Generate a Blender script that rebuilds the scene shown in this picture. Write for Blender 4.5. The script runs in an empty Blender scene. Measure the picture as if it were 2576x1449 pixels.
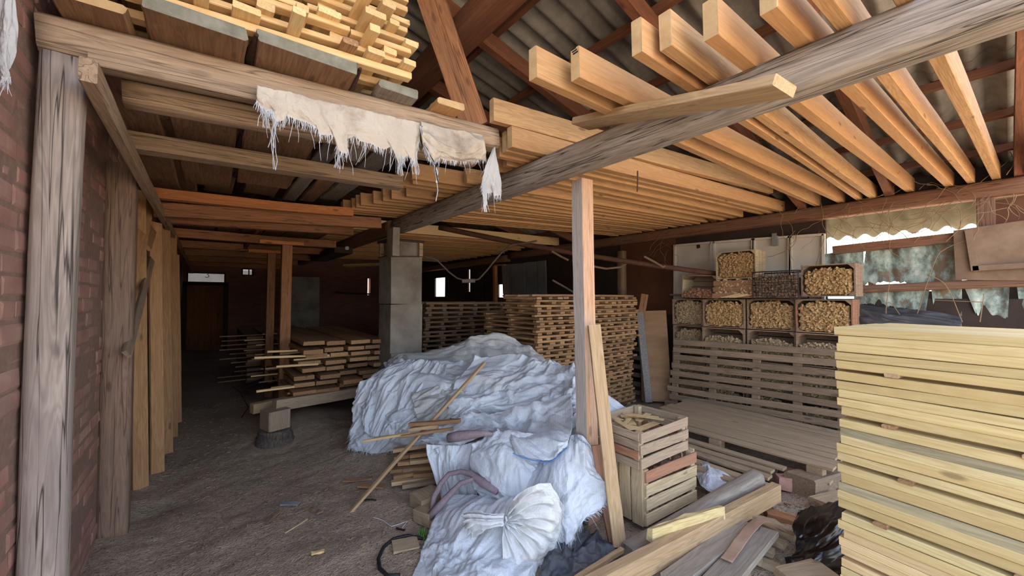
import bpy, math, random
import numpy as np
from mathutils import Vector, Matrix
random.seed(7); rng = np.random.default_rng(7)
S = bpy.context.scene
COL = S.collection

# ------------------------------------------------------------------ camera
W, H, FPX = 2576., 1449., 980.
YAW, PITCH, EYE = math.radians(38.3), math.radians(1.5), 1.6
cam = bpy.data.cameras.new('camera'); co = bpy.data.objects.new('camera', cam); COL.objects.link(co)
co.location = (0, 0, EYE)
co.rotation_euler = (math.pi/2 + PITCH, 0, -YAW)
cam.sensor_fit = 'HORIZONTAL'; cam.sensor_width = 36.; cam.lens = 36.*FPX/W
cam.clip_start = .02; cam.clip_end = 300
S.camera = co
# ------------------------------------------------------------------ light
S.view_settings.view_transform = 'Standard'; S.view_settings.look = 'None'
S.view_settings.gamma = 1; S.view_settings.use_curve_mapping = False
S.view_settings.exposure = 2.0
SUN_DIR = Vector((.42, .30, .86)).normalized()          # towards the sun: high, beyond the shed's right wall
world = bpy.data.worlds.new('sky'); S.world = world; world.use_nodes = True
wn = world.node_tree.nodes; wl = world.node_tree.links
sky = wn.new('ShaderNodeTexSky'); sky.sky_type = 'NISHITA'; sky.sun_disc = False
sky.sun_elevation = math.asin(SUN_DIR.z); sky.sun_rotation = math.atan2(SUN_DIR.x, SUN_DIR.y)
sky.air_density = 1.0; sky.dust_density = 2.5; sky.ozone_density = .6
wn['Background'].inputs['Strength'].default_value = .30
hs_ = wn.new('ShaderNodeHueSaturation'); hs_.inputs['Saturation'].default_value = .62      # sky colour toned down so its light is less blue
wl.new(sky.outputs['Color'], hs_.inputs['Color']); wl.new(hs_.outputs['Color'], wn['Background'].inputs['Color'])
sl = bpy.data.lights.new('sun', 'SUN'); sl.energy = 4.2; sl.angle = .01; sl.color = (1, .94, .85)
so = bpy.data.objects.new('sun', sl); COL.objects.link(so)
so.rotation_euler = SUN_DIR.to_track_quat('Z', 'Y').to_euler(); so.location = (5, -3, 12)
try:
    S.cycles.use_denoising = True
    S.cycles.max_bounces = 7; S.cycles.diffuse_bounces = 5
    S.cycles.sample_clamp_indirect = 6
except Exception: pass

# ------------------------------------------------------------------ a view ray met with a real plane of the shed
_F = np.array([math.sin(YAW)*math.cos(PITCH), math.cos(YAW)*math.cos(PITCH), math.sin(PITCH)])
_R = np.array([math.cos(YAW), -math.sin(YAW), 0]); _U = np.cross(_R, _F)
_C = np.array([0, 0, EYE])
def at(px, py, X=None, Y=None, Z=None, d=None):
    r = _F + _R*((px - W/2)/FPX) - _U*((py - H/2)/FPX)
    t = X/r[0] if X is not None else Y/r[1] if Y is not None else (Z - EYE)/r[2] if Z is not None else d
    return Vector(_C + r*t)

# ------------------------------------------------------------------ helpers
def tag(o, label=None, cat=None, group=None, kind=None):
    if label: o['label'] = label
    if cat: o['category'] = cat
    if group: o['group'] = group
    if kind: o['kind'] = kind
    return o
def thing(name, label, cat, loc=(0, 0, 0), group=None):
    o = bpy.data.objects.new(name, None); o.location = loc
    o.empty_display_size = .05; WM[o.name] = Matrix.Translation(Vector(loc)); COL.objects.link(o)
    return tag(o, label, cat, group)
WM = {}
def link(o, parent=None):
    COL.objects.link(o)
    if parent is not None:
        o.parent = parent; o.matrix_parent_inverse = WM[parent.name].inverted()
    WM[o.name] = o.matrix_basis.copy()
    return o
def mesh(name, v, f, mat, parent=None, smooth=False, uv=None, M=None):
    me = bpy.data.meshes.new(name)
    me.from_pydata([tuple(p) for p in v], [], [tuple(q) for q in f])
    me.materials.append(mat)
    if smooth: me.polygons.foreach_set('use_smooth', [True]*len(me.polygons))
    if uv is not None:
        L = me.uv_layers.new(name='UVMap'); idx = np.zeros(len(me.loops), int)
        me.loops.foreach_get('vertex_index', idx)
        L.data.foreach_set('uv', np.asarray(uv)[idx].ravel())
    me.update()
    o = bpy.data.objects.new(name, me)
    if M is not None: o.matrix_basis = M
    return link(o, parent)
class MB:                                                # several shapes that make up ONE mesh
    def __init__(s): s.v = []; s.f = []
    def add(s, v, f):
        n = len(s.v); s.v += [tuple(p) for p in v]; s.f += [tuple(i + n for i in q) for q in f]
    def box(s, c, size, M=None, jit=0):
        x, y, z = [a/2 for a in size]
        v = [Vector((sx*x, sy*y, sz*z)) for sz in (-1, 1) for sx, sy in ((-1, -1), (1, -1), (1, 1), (-1, 1))]
        if jit: v = [p + Vector((random.uniform(-jit, jit), random.uniform(-jit, jit), random.uniform(-jit, jit))) for p in v]
        if M is not None: v = [M @ p for p in v]
        v = [p + Vector(c) for p in v]
        s.add(v, BOXF)
    def tube(s, pts, r, n=8, cap=True):
        v, f = tube(pts, r, n, cap); s.add(v, f)
    def beam(s, p0, p1, w, h, roll=0):
        M, L = frame(p0, p1, roll); x, y, z = L/2, w/2, h/2
        v = [M @ Vector((sx*x, sy*y, sz*z)) for sz in (-1, 1) for sx, sy in ((-1, -1), (1, -1), (1, 1), (-1, 1))]
        s.add(v, BOXF)
    def build(s, name, mat, parent=None, smooth=False): return mesh(name, s.v, s.f, mat, parent, smooth)
BOXF = [(3, 2, 1, 0), (4, 5, 6, 7), (0, 1, 5, 4), (1, 2, 6, 5), (2, 3, 7, 6), (3, 0, 4, 7)]
def frame(p0, p1, roll=0):
    p0, p1 = Vector(p0), Vector(p1); x = (p1 - p0); L = x.length; x.normalize()
    up = Vector((0, 0, 1)) if abs(x.z) < .93 else Vector((0, -1, 0))
    y = up.cross(x).normalized(); z = x.cross(y)
    M = Matrix((x, y, z)).transposed().to_4x4()
    if roll: M = M @ Matrix.Rotation(roll, 4, 'X')
    M.translation = (p0 + p1)/2
    return M, L
def tube(pts, r, n=8, cap=True):
    P = [Vector(p) for p in pts]; v = []; f = []
    R = r if hasattr(r, '__len__') else [r]*len(P)
    pu = None
    for i, p in enumerate(P):
        t = (P[min(i+1, len(P)-1)] - P[max(i-1, 0)]).normalized()
        if pu is None:
            a = Vector((0, 0, 1)) if abs(t.z) < .9 else Vector((1, 0, 0)); u = a.cross(t).normalized()
        else:
            u = (pu - t*pu.dot(t)).normalized()
        pu = u; w = t.cross(u)
        for k in range(n):
            a = 2*math.pi*k/n; v.append(p + (u*math.cos(a) + w*math.sin(a))*R[i])
    for i in range(len(P)-1):
        for k in range(n):
            a, b = i*n+k, i*n+(k+1) % n; f.append((a, b, b+n, a+n))
    if cap:
        f.append(tuple(range(n-1, -1, -1))); f.append(tuple(range((len(P)-1)*n, len(P)*n)))
    return v, f
def lum(name, p0, p1, w, h, mat, roll=0, parent=None, warp=.004, cham=.0035, seg=5, rough=.0012, skew=0, taper=1., bow=0, wane=0, face=None, endmat=None):
    """one sawn piece: long axis is its own X, w thick, h high, chamfered, slightly warped"""
    M, L = frame(p0, p1, roll); v = []; f = []
    if face is not None:                                  # turn the piece so that its h side is square to this direction
        q = M.to_3x3().inverted() @ Vector(face); M = M @ Matrix.Rotation(math.atan2(q.z, q.y), 4, 'X')
    y, z = w/2, h/2; c = min(cham, y*.45, z*.45)
    prof = [(-y+c, -z), (y-c, -z), (y, -z+c), (y, z-c), (y-c, z), (-y+c, z), (-y, z-c), (-y, -z+c)]
    a1, a2 = random.uniform(-warp, warp), random.uniform(-warp, warp); ph = random.uniform(0, 6)
    for i in range(seg+1):
        t = i/seg; x = (t-.5)*L; k = 1+(taper-1)*t
        oy = a1*math.sin(t*math.pi+ph*.3); oz = a2*math.sin(t*math.pi*1.3+ph) + bow*math.sin(t*math.pi)
        for q, (py, pz) in enumerate(prof):
            j = rough
            wn_ = wane*abs(math.sin(3*t+ph))*(1 if q in (3, 4) else 0)
            xx = x + (skew*py if i in (0, seg) else 0)
            v.append((xx + (random.uniform(-j, j)), py*k + oy + random.uniform(-j, j) - wn_, pz*k + oz + random.uniform(-j, j) - wn_))
    for i in range(seg):
        for k in range(8):
            a, b = i*8+k, i*8+(k+1) % 8; f.append((a, b, b+8, a+8))
    f.append(tuple(range(7, -1, -1))); f.append(tuple(range(seg*8, seg*8+8)))
    o = mesh(name, v, f, mat, parent, M=M)
    if endmat is not None:                                # sawn end grain
        o.data.materials.append(endmat); n = len(o.data.polygons)
        o.data.polygons[n-1].material_index = o.data.polygons[n-2].material_index = 1
    return o
def log(name, p0, p1, rad, mat, parent=None, sq=.35, seg=26, n=20, bumps=.06, bend=.0, taper=1., seed=0):
    """hewn timber between a round pole and a square baulk"""
    M, L = frame(p0, p1); v = []; f = []
    r0 = random.Random(seed); ph = [r0.uniform(0, 6) for _ in range(8)]
    for i in range(seg+1):
        t = i/seg; k = 1+(taper-1)*t
        oy = bend*math.sin(t*math.pi); oz = bend*.5*math.sin(t*math.pi*1.6+ph[0])
        for q in range(n):
            a = 2*math.pi*q/n; ca, sa = math.cos(a), math.sin(a)
            sqr = 1/max(abs(ca), abs(sa)); r = rad*k*((1-sq) + sq*min(sqr, 1.28))
            r *= 1 + bumps*(.5*math.sin(2*a+ph[1]+3*t)+.3*math.sin(3*a+ph[2]-7*t)+.25*math.sin(9*t+ph[3]+a)+.15*math.sin(5*a+ph[4]+19*t))
            v.append(((t-.5)*L, oy+ca*r, oz+sa*r))
    for i in range(seg):
        for k in range(n):
            a, b = i*n+k, i*n+(k+1) % n; f.append((a, b, b+n, a+n))
    f.append(tuple(range(n-1, -1, -1))); f.append(tuple(range(seg*n, seg*n+n)))
    o = mesh(name, v, f, mat, parent, M=M)
    me = o.data; me.polygons.foreach_set('use_smooth', [len(p.vertices) == 4 for p in me.polygons])
    return o
def perlin(x, y, seed=0):
    x = np.asarray(x, float); y = np.asarray(y, float)
    xi = np.floor(x).astype(int); yi = np.floor(y).astype(int); xf = x-xi; yf = y-yi
    def g(ix, iy):
        h = (ix*374761393 + iy*668265263 + seed*974711) & 0x7fffffff
        h = ((h ^ (h >> 13))*1274126177) & 0x7fffffff; a = (h ^ (h >> 16)) % 6283 / 1000.
        return np.cos(a), np.sin(a)
    u = xf*xf*xf*(xf*(xf*6-15)+10); w = yf*yf*yf*(yf*(yf*6-15)+10)
    def dd(ix, iy, fx, fy):
        a, b = g(ix, iy); return a*fx+b*fy
    n00 = dd(xi, yi, xf, yf); n10 = dd(xi+1, yi, xf-1, yf); n01 = dd(xi, yi+1, xf, yf-1); n11 = dd(xi+1, yi+1, xf-1, yf-1)
    return ((n00*(1-u)+n10*u)*(1-w) + (n01*(1-u)+n11*u)*w)*1.5
def fbm(x, y, seed=0, o=4):
    s = 0; a = 1
    for k in range(o): s = s + a*perlin(x*2**k, y*2**k, seed+k*17); a *= .5
    return s

def cat_(P, n):
    P = np.asarray(P, float); m = len(P); t = np.linspace(0, m-1, n); i = np.clip(t.astype(int), 0, m-2); f = (t-i)[:, None]
    g = lambda k: P[np.clip(k, 0, m-1)]
    p0, p1, p2, p3 = g(i-1), g(i), g(i+1), g(i+2)
    p0 = np.where((i == 0)[:, None], 2*p1-p2, p0); p3 = np.where((i == m-2)[:, None], 2*p2-p1, p3)
    return .5*((2*p1)+(-p0+p2)*f+(2*p0-5*p1+4*p2-p3)*f**2+(-p0+3*p1-3*p2+p3)*f**3)
# ------------------------------------------------------------------ materials
def lin(c):
    c = [v/255. for v in c]
    return tuple(v/12.92 if v <= .04045 else ((v+.055)/1.055)**2.4 for v in c) + (1,)
class NT:
    def __init__(s, name):
        s.m = bpy.data.materials.new(name); s.m.use_nodes = True; s.t = s.m.node_tree
        s.b = s.t.nodes['Principled BSDF']
    def n(s, ty, **k):
        o = s.t.nodes.new(ty)
        for a, b in k.items(): setattr(o, a, b)
        return o
    def l(s, a, b): s.t.links.new(a, b)
    def noise(s, vec, scale, detail=3, rough=.55, dist=0):
        o = s.n('ShaderNodeTexNoise'); o.inputs['Scale'].default_value = scale; o.inputs['Detail'].default_value = detail
        o.inputs['Roughness'].default_value = rough; o.inputs['Distortion'].default_value = dist
        s.l(vec, o.inputs['Vector']); return o.outputs['Fac']
    def mapping(s, vec, sc=(1, 1, 1), loc=None):
        o = s.n('ShaderNodeMapping'); o.inputs['Scale'].default_value = sc; s.l(vec, o.inputs['Vector'])
        if loc is not None: s.l(loc, o.inputs['Location'])
        return o.outputs['Vector']
    def ramp(s, fac, stops):
        o = s.n('ShaderNodeValToRGB'); e = o.color_ramp.elements
        while len(e) < len(stops): e.new(.5)
        for i, (p, c) in enumerate(stops): e[i].position = p; e[i].color = c
        s.l(fac, o.inputs['Fac']); return o.outputs['Color']
    def mix(s, fac, a, b, mode='MIX'):
        o = s.n('ShaderNodeMix', data_type='RGBA', blend_type=mode)
        for sock, val in ((o.inputs[0], fac), (o.inputs[6], a), (o.inputs[7], b)):
            if isinstance(val, (float, int, tuple)): sock.default_value = val
            else: s.l(val, sock)
        return o.outputs[2]
    def math(s, op, a, b=None, c=False):
        o = s.n('ShaderNodeMath', operation=op, use_clamp=c)
        for sock, val in ((o.inputs[0], a), (o.inputs[1], b)):
            if val is None: continue
            if isinstance(val, (float, int)): sock.default_value = val
            else: s.l(val, sock)
        return o.outputs[0]
    def bump(s, h, strength=.3, dist=.005):
        o = s.n('ShaderNodeBump'); o.inputs['Strength'].default_value = strength; o.inputs['Distance'].default_value = dist
        s.l(h, o.inputs['Height']); s.l(o.outputs['Normal'], s.b.inputs['Normal'])
G0, G1 = (0, 0, 0, 1), (1, 1, 1, 1)
def wood(name, dark, light, var=.22, weather=None, wamt=.5, knots=True, rough=.75, grain=1., crack=0., tint=None):
    N = NT(name); tc = N.n('ShaderNodeTexCoord'); oi = N.n('ShaderNodeObjectInfo'); rnd = oi.outputs['Random']
    off = N.math('MULTIPLY', rnd, 37.); cmb = N.n('ShaderNodeCombineXYZ')
    for k in range(3): N.l(off, cmb.inputs[k])
    base = N.mapping(tc.outputs['Object'], (1, 1, 1), cmb.outputs[0])
    st = N.mapping(base, (.55, 7, 7)); stf = N.mapping(base, (2.5, 75*grain, 75*grain))
    n1 = N.noise(st, 2.2, 3, .5, .9)
    ring = N.math('FRACT', N.math('MULTIPLY', n1, 9.)); ring = N.math('ABSOLUTE', N.math('SUBTRACT', ring, .5))
    n2 = N.noise(stf, 1.3, 2, .6)
    fac = N.math('ADD', N.math('MULTIPLY', ring, .62), N.math('MULTIPLY', n2, .72))
    colr = N.ramp(fac, [(.12, lin(dark)), (.72, lin(light))])
    if tint:
        t2 = N.math('FRACT', N.math('MULTIPLY', rnd, 7.31)); colr = N.mix(N.math('MULTIPLY', t2, .55), colr, lin(tint))
    if knots:
        vo = N.n('ShaderNodeTexVoronoi', feature='F1'); vo.inputs['Scale'].default_value = 1.
        N.l(N.mapping(base, (2.6, 7.5, 7.5)), vo.inputs['Vector'])
        k = N.ramp(vo.outputs['Distance'], [(.07, G1), (.13, G0)])
        colr = N.mix(N.math('MULTIPLY', k, .6), colr, lin([c*.55 for c in dark]))
    if weather:
        w = N.noise(N.mapping(base, (1.1, 5, 5)), 1.6, 4, .6); w = N.ramp(w, [(.35, G0), (.65, G1)])
        colr = N.mix(N.math('MULTIPLY', w, wamt), colr, lin(weather))
    h = n2
    if crack:
        cn = N.noise(N.mapping(base, (.5, 16, 16)), 1.7, 2, .5, .4)
        cl = N.ramp(N.math('ABSOLUTE', N.math('SUBTRACT', cn, .5)), [(.0, G0), (.022, G1)])
        colr = N.mix(N.math('MULTIPLY', N.math('SUBTRACT', 1., cl), crack), colr, lin([c*.3 for c in dark]))
        h = N.math('ADD', n2, cl)
    v = N.math('ADD', N.math('MULTIPLY', rnd, var*2), 1-var)
    hs = N.n('ShaderNodeHueSaturation'); N.l(colr, hs.inputs['Color']); N.l(v, hs.inputs['Value'])
    N.l(hs.outputs['Color'], N.b.inputs['Base Color']); N.b.inputs['Roughness'].default_value = rough
    N.b.inputs['Specular IOR Level'].default_value = .25
    N.bump(h, .45, .003)
    return N.m
def plain(name, c, rough=.7, metal=0., nscale=6., namt=.35, c2=None, bump=.2, spec=.3, sc=(1, 1, 1)):
    N = NT(name); tc = N.n('ShaderNodeTexCoord')
    vec = N.mapping(tc.outputs['Object'], sc)
    n = N.noise(vec, nscale, 5, .6); r = N.ramp(n, [(.3, G0), (.7, G1)])
    c2 = c2 or [v*.6 for v in c]
    N.l(N.mix(N.math('MULTIPLY', r, namt), lin(c), lin(c2)), N.b.inputs['Base Color'])
    N.b.inputs['Roughness'].default_value = rough; N.b.inputs['Metallic'].default_value = metal
    N.b.inputs['Specular IOR Level'].default_value = spec
    if bump: N.bump(N.noise(vec, nscale*6, 3), bump, .004)
    return N.m
M = {}
M['joist'] = wood('fresh_pine', (152, 112, 76), (190, 152, 108), .10, tint=(176, 130, 88))
M['slat'] = wood('pale_slat_pine', (194, 160, 112), (226, 202, 156), .12, tint=(206, 164, 112))
M['stack'] = wood('yellow_pine', (178, 154, 106), (210, 192, 144), .15, tint=(190, 160, 104), grain=.7)
M['endgrain'] = plain('sawn_end_grain', (196, 168, 126), .85, nscale=14, namt=.6, c2=(160, 122, 84), bump=.4)
M['greyend'] = plain('mossy_grey_end', (138, 136, 126), .9, nscale=16, namt=.8, c2=(98, 98, 82), bump=.8)
M['veneer'] = plain('pinkish_veneer', (172, 142, 122), .8, nscale=8, namt=.5, bump=.2)
M['stackdark'] = wood('grey_pine', (130, 120, 94), (170, 158, 128), .12)
M['mid'] = wood('stack_slat', (112, 84, 58), (166, 132, 96), .26, tint=(122, 90, 66))
M['dim'] = wood('dusty_slat', (110, 84, 62), (156, 124, 96), .2, weather=(110, 100, 92), wamt=.4)
M['rafter'] = wood('red_brown_rafter', (100, 60, 44), (140, 92, 68), .12, weather=(96, 72, 58), wamt=.5)
M['brownbeam'] = wood('brown_beam', (124, 78, 50), (172, 120, 82), .12, weather=(130, 100, 80), wamt=.5, crack=.6)
M['orange'] = wood('orange_board', (152, 92, 54), (190, 126, 80), .12)
M['plate'] = wood('dark_plate', (96, 64, 50), (138, 98, 76), .06, weather=(120, 100, 86), wamt=.5, crack=.6)
M['grey'] = wood('weathered_grey', (92, 84, 77), (168, 157, 148), .06, weather=(120, 108, 98), wamt=.55, crack=.9, grain=.6)
M['post'] = wood('weathered_post', (116, 101, 91), (172, 158, 148), .05, weather=(140, 130, 126), wamt=.6, crack=.9, grain=.6)
M['oldbeam'] = wood('old_beam', (124, 102, 82), (172, 148, 124), .08, weather=(146, 126, 106), wamt=.5, crack=.6, grain=.6)
M['loft'] = wood('stained_plank', (96, 72, 56), (146, 116, 92), .10, weather=(112, 80, 56), wamt=.5, grain=.7)
M['loftgrey'] = wood('grey_plank', (104, 96, 90), (160, 152, 144), .08, weather=(120, 104, 92), wamt=.5)
M['pallet'] = wood('pallet_wood', (98, 80, 64), (150, 128, 106), .16, weather=(116, 102, 88), wamt=.6)
M['flat'] = wood('dusty_pallet', (126, 108, 86), (174, 152, 124), .12, weather=(142, 126, 106), wamt=.6)
M['crate'] = wood('crate_wood', (124, 104, 86), (170, 150, 128), .16, weather=(144, 130, 112), wamt=.5)
M['cratepale'] = wood('pale_crate_wood', (150, 128, 98), (194, 174, 142), .12)
M['cratered'] = wood('reddish_crate_wood', (128, 90, 70), (164, 122, 98), .1)
M['cratedim'] = wood('dusty_crate_wood', (112, 90, 74), (160, 134, 112), .14)
M['newpost'] = wood('sawn_post', (178, 134, 102), (208, 168, 138), .05, weather=(168, 154, 144), wamt=.5, crack=.3)
M['beam'] = wood('pale_beam', (150, 122, 88), (186, 158, 124), .08)
M['silver'] = wood('silvered_face', (150, 140, 134), (190, 180, 174), .05, grain=.8)
M['greyplank'] = wood('old_grey_plank', (116, 108, 98), (158, 150, 140), .08, weather=(140, 128, 114), wamt=.4)
M['wallboard'] = wood('lean_board', (142, 104, 72), (188, 148, 106), .2, tint=(150, 108, 80))
M['darkpost'] = wood('dark_wall_post', (104, 82, 70), (148, 122, 104), .05, weather=(126, 106, 94), wamt=.6, crack=.6, grain=.6)
M['chip'] = plain('wood_offcuts', (196, 163, 116), .8, nscale=40, namt=.7, c2=(150, 116, 78), bump=0)
M['chipgrey'] = plain('dusty_offcuts', (182, 160, 128), .85, nscale=40, namt=.7, c2=(138, 114, 86), bump=0)
M['concrete'] = plain('concrete', (138, 133, 125), .92, nscale=3.2, namt=.85, c2=(92, 80, 70), bump=.8)
M['rust'] = plain('rusty_pipe', (92, 62, 48), .8, nscale=14, namt=.7, c2=(60, 40, 32))
M['fibre'] = plain('brown_fibreboard', (104, 66, 46), .8, nscale=3, namt=.6, c2=(70, 46, 36), bump=.1)
M['white'] = plain('grimy_white_paint', (214, 208, 198), .65, nscale=3, namt=.5, c2=(168, 158, 142), bump=.1, sc=(1, 1, .6))
M['greypanel'] = plain('grey_panel', (138, 140, 142), .6, nscale=3, namt=.5, c2=(100, 98, 96), bump=.1)
M['dusty'] = plain('dusty_old_board', (140, 118, 98), .9, nscale=3.5, namt=.85, c2=(96, 72, 56), bump=.2)
M['darkboard'] = plain('dark_board', (64, 52, 46), .85, nscale=5, namt=.6, c2=(40, 33, 30))
M['door'] = wood('door_plank', (104, 62, 36), (146, 92, 56), .05)
M['black'] = plain('black_rubber', (34, 34, 36), .6, nscale=20, namt=.3)
M['bag'] = plain('black_plastic_bag', (14, 15, 20), .25, nscale=5, namt=.3, bump=.12, spec=.6)
M['bluebag'] = plain('dusty_dark_film', (44, 52, 68), .5, nscale=9, namt=.85, c2=(92, 92, 92), bump=.5)
M['darkfilm'] = plain('dark_grey_film', (72, 72, 76), .4, nscale=8, namt=.6, c2=(40, 40, 44), bump=.3, spec=.5)
M['twine'] = plain('white_thread', (186, 190, 196), .8, nscale=9, namt=.2, bump=0)
M['vine'] = plain('dry_vine', (150, 124, 96), .9, nscale=9, namt=.4, bump=0)
M['net'] = plain('dark_net_wire', (58, 44, 40), .8, nscale=20, namt=.5, bump=0)
M['bark'] = plain('rough_bark', (74, 52, 46), .95, nscale=26, namt=.8, c2=(40, 28, 26), bump=.9)
M['stump'] = plain('stump_bark', (112, 104, 96), .95, nscale=9, namt=.9, c2=(52, 46, 42), bump=1., sc=(2, 9, 9))
M['board'] = plain('stained_board', (150, 118, 86), .7, nscale=2.2, namt=.7, c2=(112, 84, 62), bump=.1, sc=(3, 3, .6))
M['chipboard'] = plain('speckled_chipboard', (130, 126, 124), .9, nscale=50, namt=.8, c2=(90, 84, 80))
M['blue'] = plain('blue_thread', (70, 124, 190), .8, nscale=9, namt=.2, bump=0)
M['ink'] = plain('blue_print', (66, 84, 116), .8, nscale=30, namt=.3, bump=0)
M['purple'] = plain('mauve_woven_strap', (150, 134, 142), .8, nscale=60, namt=.6, c2=(112, 96, 104), bump=.6)
M['teal'] = plain('teal_scrap', (90, 160, 150), .6, bump=0)
M['redbrick'] = plain('loose_brick', (168, 118, 106), .9, nscale=9, namt=.6, c2=(190, 170, 160))
def brick_mat(name):
    N = NT(name); tc = N.n('ShaderNodeTexCoord'); oi = N.n('ShaderNodeTexCoord')
    n = N.noise(tc.outputs['Object'], 5., 5, .65); big = N.noise(N.mapping(tc.outputs['Object'], (1, 4, 12.5)), 1., 1)
    c = N.ramp(N.math('ADD', N.math('MULTIPLY', n, .6), N.math('MULTIPLY', big, .4)), [(.3, lin((126, 88, 78))), (.55, lin((154, 112, 98))), (.75, lin((170, 140, 126)))])
    d = N.ramp(N.noise(tc.outputs['Object'], 1.6, 6, .7), [(.45, G0), (.7, G1)])
    c = N.mix(N.math('MULTIPLY', d, .45), c, lin((150, 136, 126)))
    N.l(c, N.b.inputs['Base Color']); N.b.inputs['Roughness'].default_value = .92
    N.bump(N.noise(tc.outputs['Object'], 40, 4), .6, .006); return N.m
M['brick'] = brick_mat('red_brick')
def brick_flat(name, ax):
    N = NT(name); tc = N.n('ShaderNodeTexCoord'); sp = N.n('ShaderNodeSeparateXYZ'); N.l(tc.outputs['Object'], sp.inputs[0])
    cb = N.n('ShaderNodeCombineXYZ'); N.l(sp.outputs[ax], cb.inputs[0]); N.l(sp.outputs[2], cb.inputs[1])
    b = N.n('ShaderNodeTexBrick'); N.l(cb.outputs[0], b.inputs['Vector']); b.inputs['Scale'].default_value = 1.
    b.inputs['Brick Width'].default_value = .25; b.inputs['Row Height'].default_value = .08; b.inputs['Mortar Size'].default_value = .008
    b.inputs['Color1'].default_value = lin((122, 74, 62)); b.inputs['Color2'].default_value = lin((144, 92, 76)); b.inputs['Mortar'].default_value = lin((110, 96, 86))
    n = N.noise(tc.outputs['Object'], 2.5, 5, .65)
    N.l(N.mix(N.math('MULTIPLY', N.ramp(n, [(.35, G0), (.7, G1)]), .5), b.outputs['Color'], lin((112, 90, 78))), N.b.inputs['Base Color'])
    N.b.inputs['Roughness'].default_value = .95; N.bump(b.outputs['Fac'], -.6, .008); return N.m
M['brickx'] = brick_flat('brick_back', 0); M['bricky'] = brick_flat('brick_side', 1)
def dirt_mat():
    N = NT('dusty_dirt'); tc = N.n('ShaderNodeTexCoord'); v = tc.outputs['Object']
    n = N.noise(v, 1.1, 6, .65); f = N.noise(v, 22, 5, .7); s = N.noise(v, 90, 2, .5)
    c = N.ramp(N.math('ADD', N.math('MULTIPLY', n, .6), N.math('MULTIPLY', f, .5)), [(.35, lin((128, 113, 100))), (.6, lin((164, 147, 130))), (.8, lin((186, 170, 150)))])
    ch = N.ramp(s, [(.64, G0), (.70, G1)]); c = N.mix(N.math('MULTIPLY', ch, .5), c, lin((190, 172, 150)))
    dk = N.ramp(N.noise(v, 55, 3, .6), [(.34, G1), (.42, G0)]); c = N.mix(N.math('MULTIPLY', dk, .55), c, lin((66, 54, 48)))
    N.l(c, N.b.inputs['Base Color']); N.b.inputs['Roughness'].default_value = .97; N.b.inputs['Specular IOR Level'].default_value = .1
    N.bump(N.math('ADD', f, N.math('MULTIPLY', s, .6)), .9, .02); return N.m
M['dirt'] = dirt_mat()
M['yard'] = plain('sunlit_yard', (196, 176, 150), .95, nscale=2, namt=.4, c2=(160, 140, 116), bump=0)
def roof_mat():
    N = NT('asbestos_sheet'); tc = N.n('ShaderNodeTexCoord'); v = tc.outputs['Object']
    n = N.noise(v, 3, 6, .7); c = N.ramp(n, [(.3, lin((112, 108, 102))), (.6, lin((156, 152, 144))), (.8, lin((176, 170, 158)))])
    N.l(c, N.b.inputs['Base Color']); N.b.inputs['Roughness'].default_value = .95; N.bump(N.noise(v, 60, 3), .4, .004); return N.m
M['roof'] = roof_mat()
def green_mat():
    N = NT('peeling_green_sheet'); tc = N.n('ShaderNodeTexCoord'); v = tc.outputs['Object']
    n = N.noise(N.mapping(v, (1, 1, .6)), 6, 7, .72, .15); c = N.ramp(n, [(.41, lin((112, 96, 80))), (.47, lin((116, 130, 122))), (.55, lin((156, 172, 164))), (.70, lin((208, 212, 200)))])
    N.l(c, N.b.inputs['Base Color']); N.b.inputs['Roughness'].default_value = .85; N.bump(n, .5, .006); return N.m
M['green'] = green_mat()
def cloth_mat(name, c, c2, dirt, damt=.35, stripes=True, rough=.48, wb=.25):
    N = NT(name); tc = N.n('ShaderNodeTexCoord'); v = tc.outputs['Object']; uv = tc.outputs['UV']
    n = N.noise(v, 4, 5, .65); base = N.mix(N.ramp(n, [(.35, G0), (.7, G1)]), lin(c), lin(c2))
    if stripes:
        sp = N.n('ShaderNodeSeparateXYZ'); N.l(uv, sp.inputs[0])
        w = N.math('SINE', N.math('MULTIPLY', sp.outputs[0], 420.)); w = N.ramp(w, [(.86, G0), (1., G1)])
        base = N.mix(N.math('MULTIPLY', w, .35), base, lin([k*.80 for k in c]))
    d = N.ramp(N.noise(v, 2.2, 6, .7), [(.52, G0), (.72, G1)])
    base = N.mix(N.math('MULTIPLY', d, damt), base, lin(dirt))
    N.l(base, N.b.inputs['Base Color']); N.b.inputs['Roughness'].default_value = rough; N.b.inputs['Specular IOR Level'].default_value = .4
    cr = N.noise(v, 16, 4, .6, 1.2); r1 = N.math('ABSOLUTE', N.math('SUBTRACT', cr, .5))
    N.bump(r1, wb*2, .02)
    return N.m
M['sack'] = cloth_mat('woven_sack', (202, 208, 216), (184, 191, 202), (172, 163, 148), .5, rough=.40)
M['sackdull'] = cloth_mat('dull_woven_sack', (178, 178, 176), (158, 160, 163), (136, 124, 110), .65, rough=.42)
M['sackwarm'] = cloth_mat('creased_sack', (214, 214, 212), (194, 197, 203), (172, 160, 140), .45, rough=.42)
M['rag'] = cloth_mat('stained_rag', (190, 182, 170), (172, 162, 150), (118, 98, 80), .9, stripes=False, rough=.8)
M['ragwhite'] = cloth_mat('white_rag', (184, 186, 190), (170, 172, 176), (146, 134, 118), .5, stripes=False, rough=.8)
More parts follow.
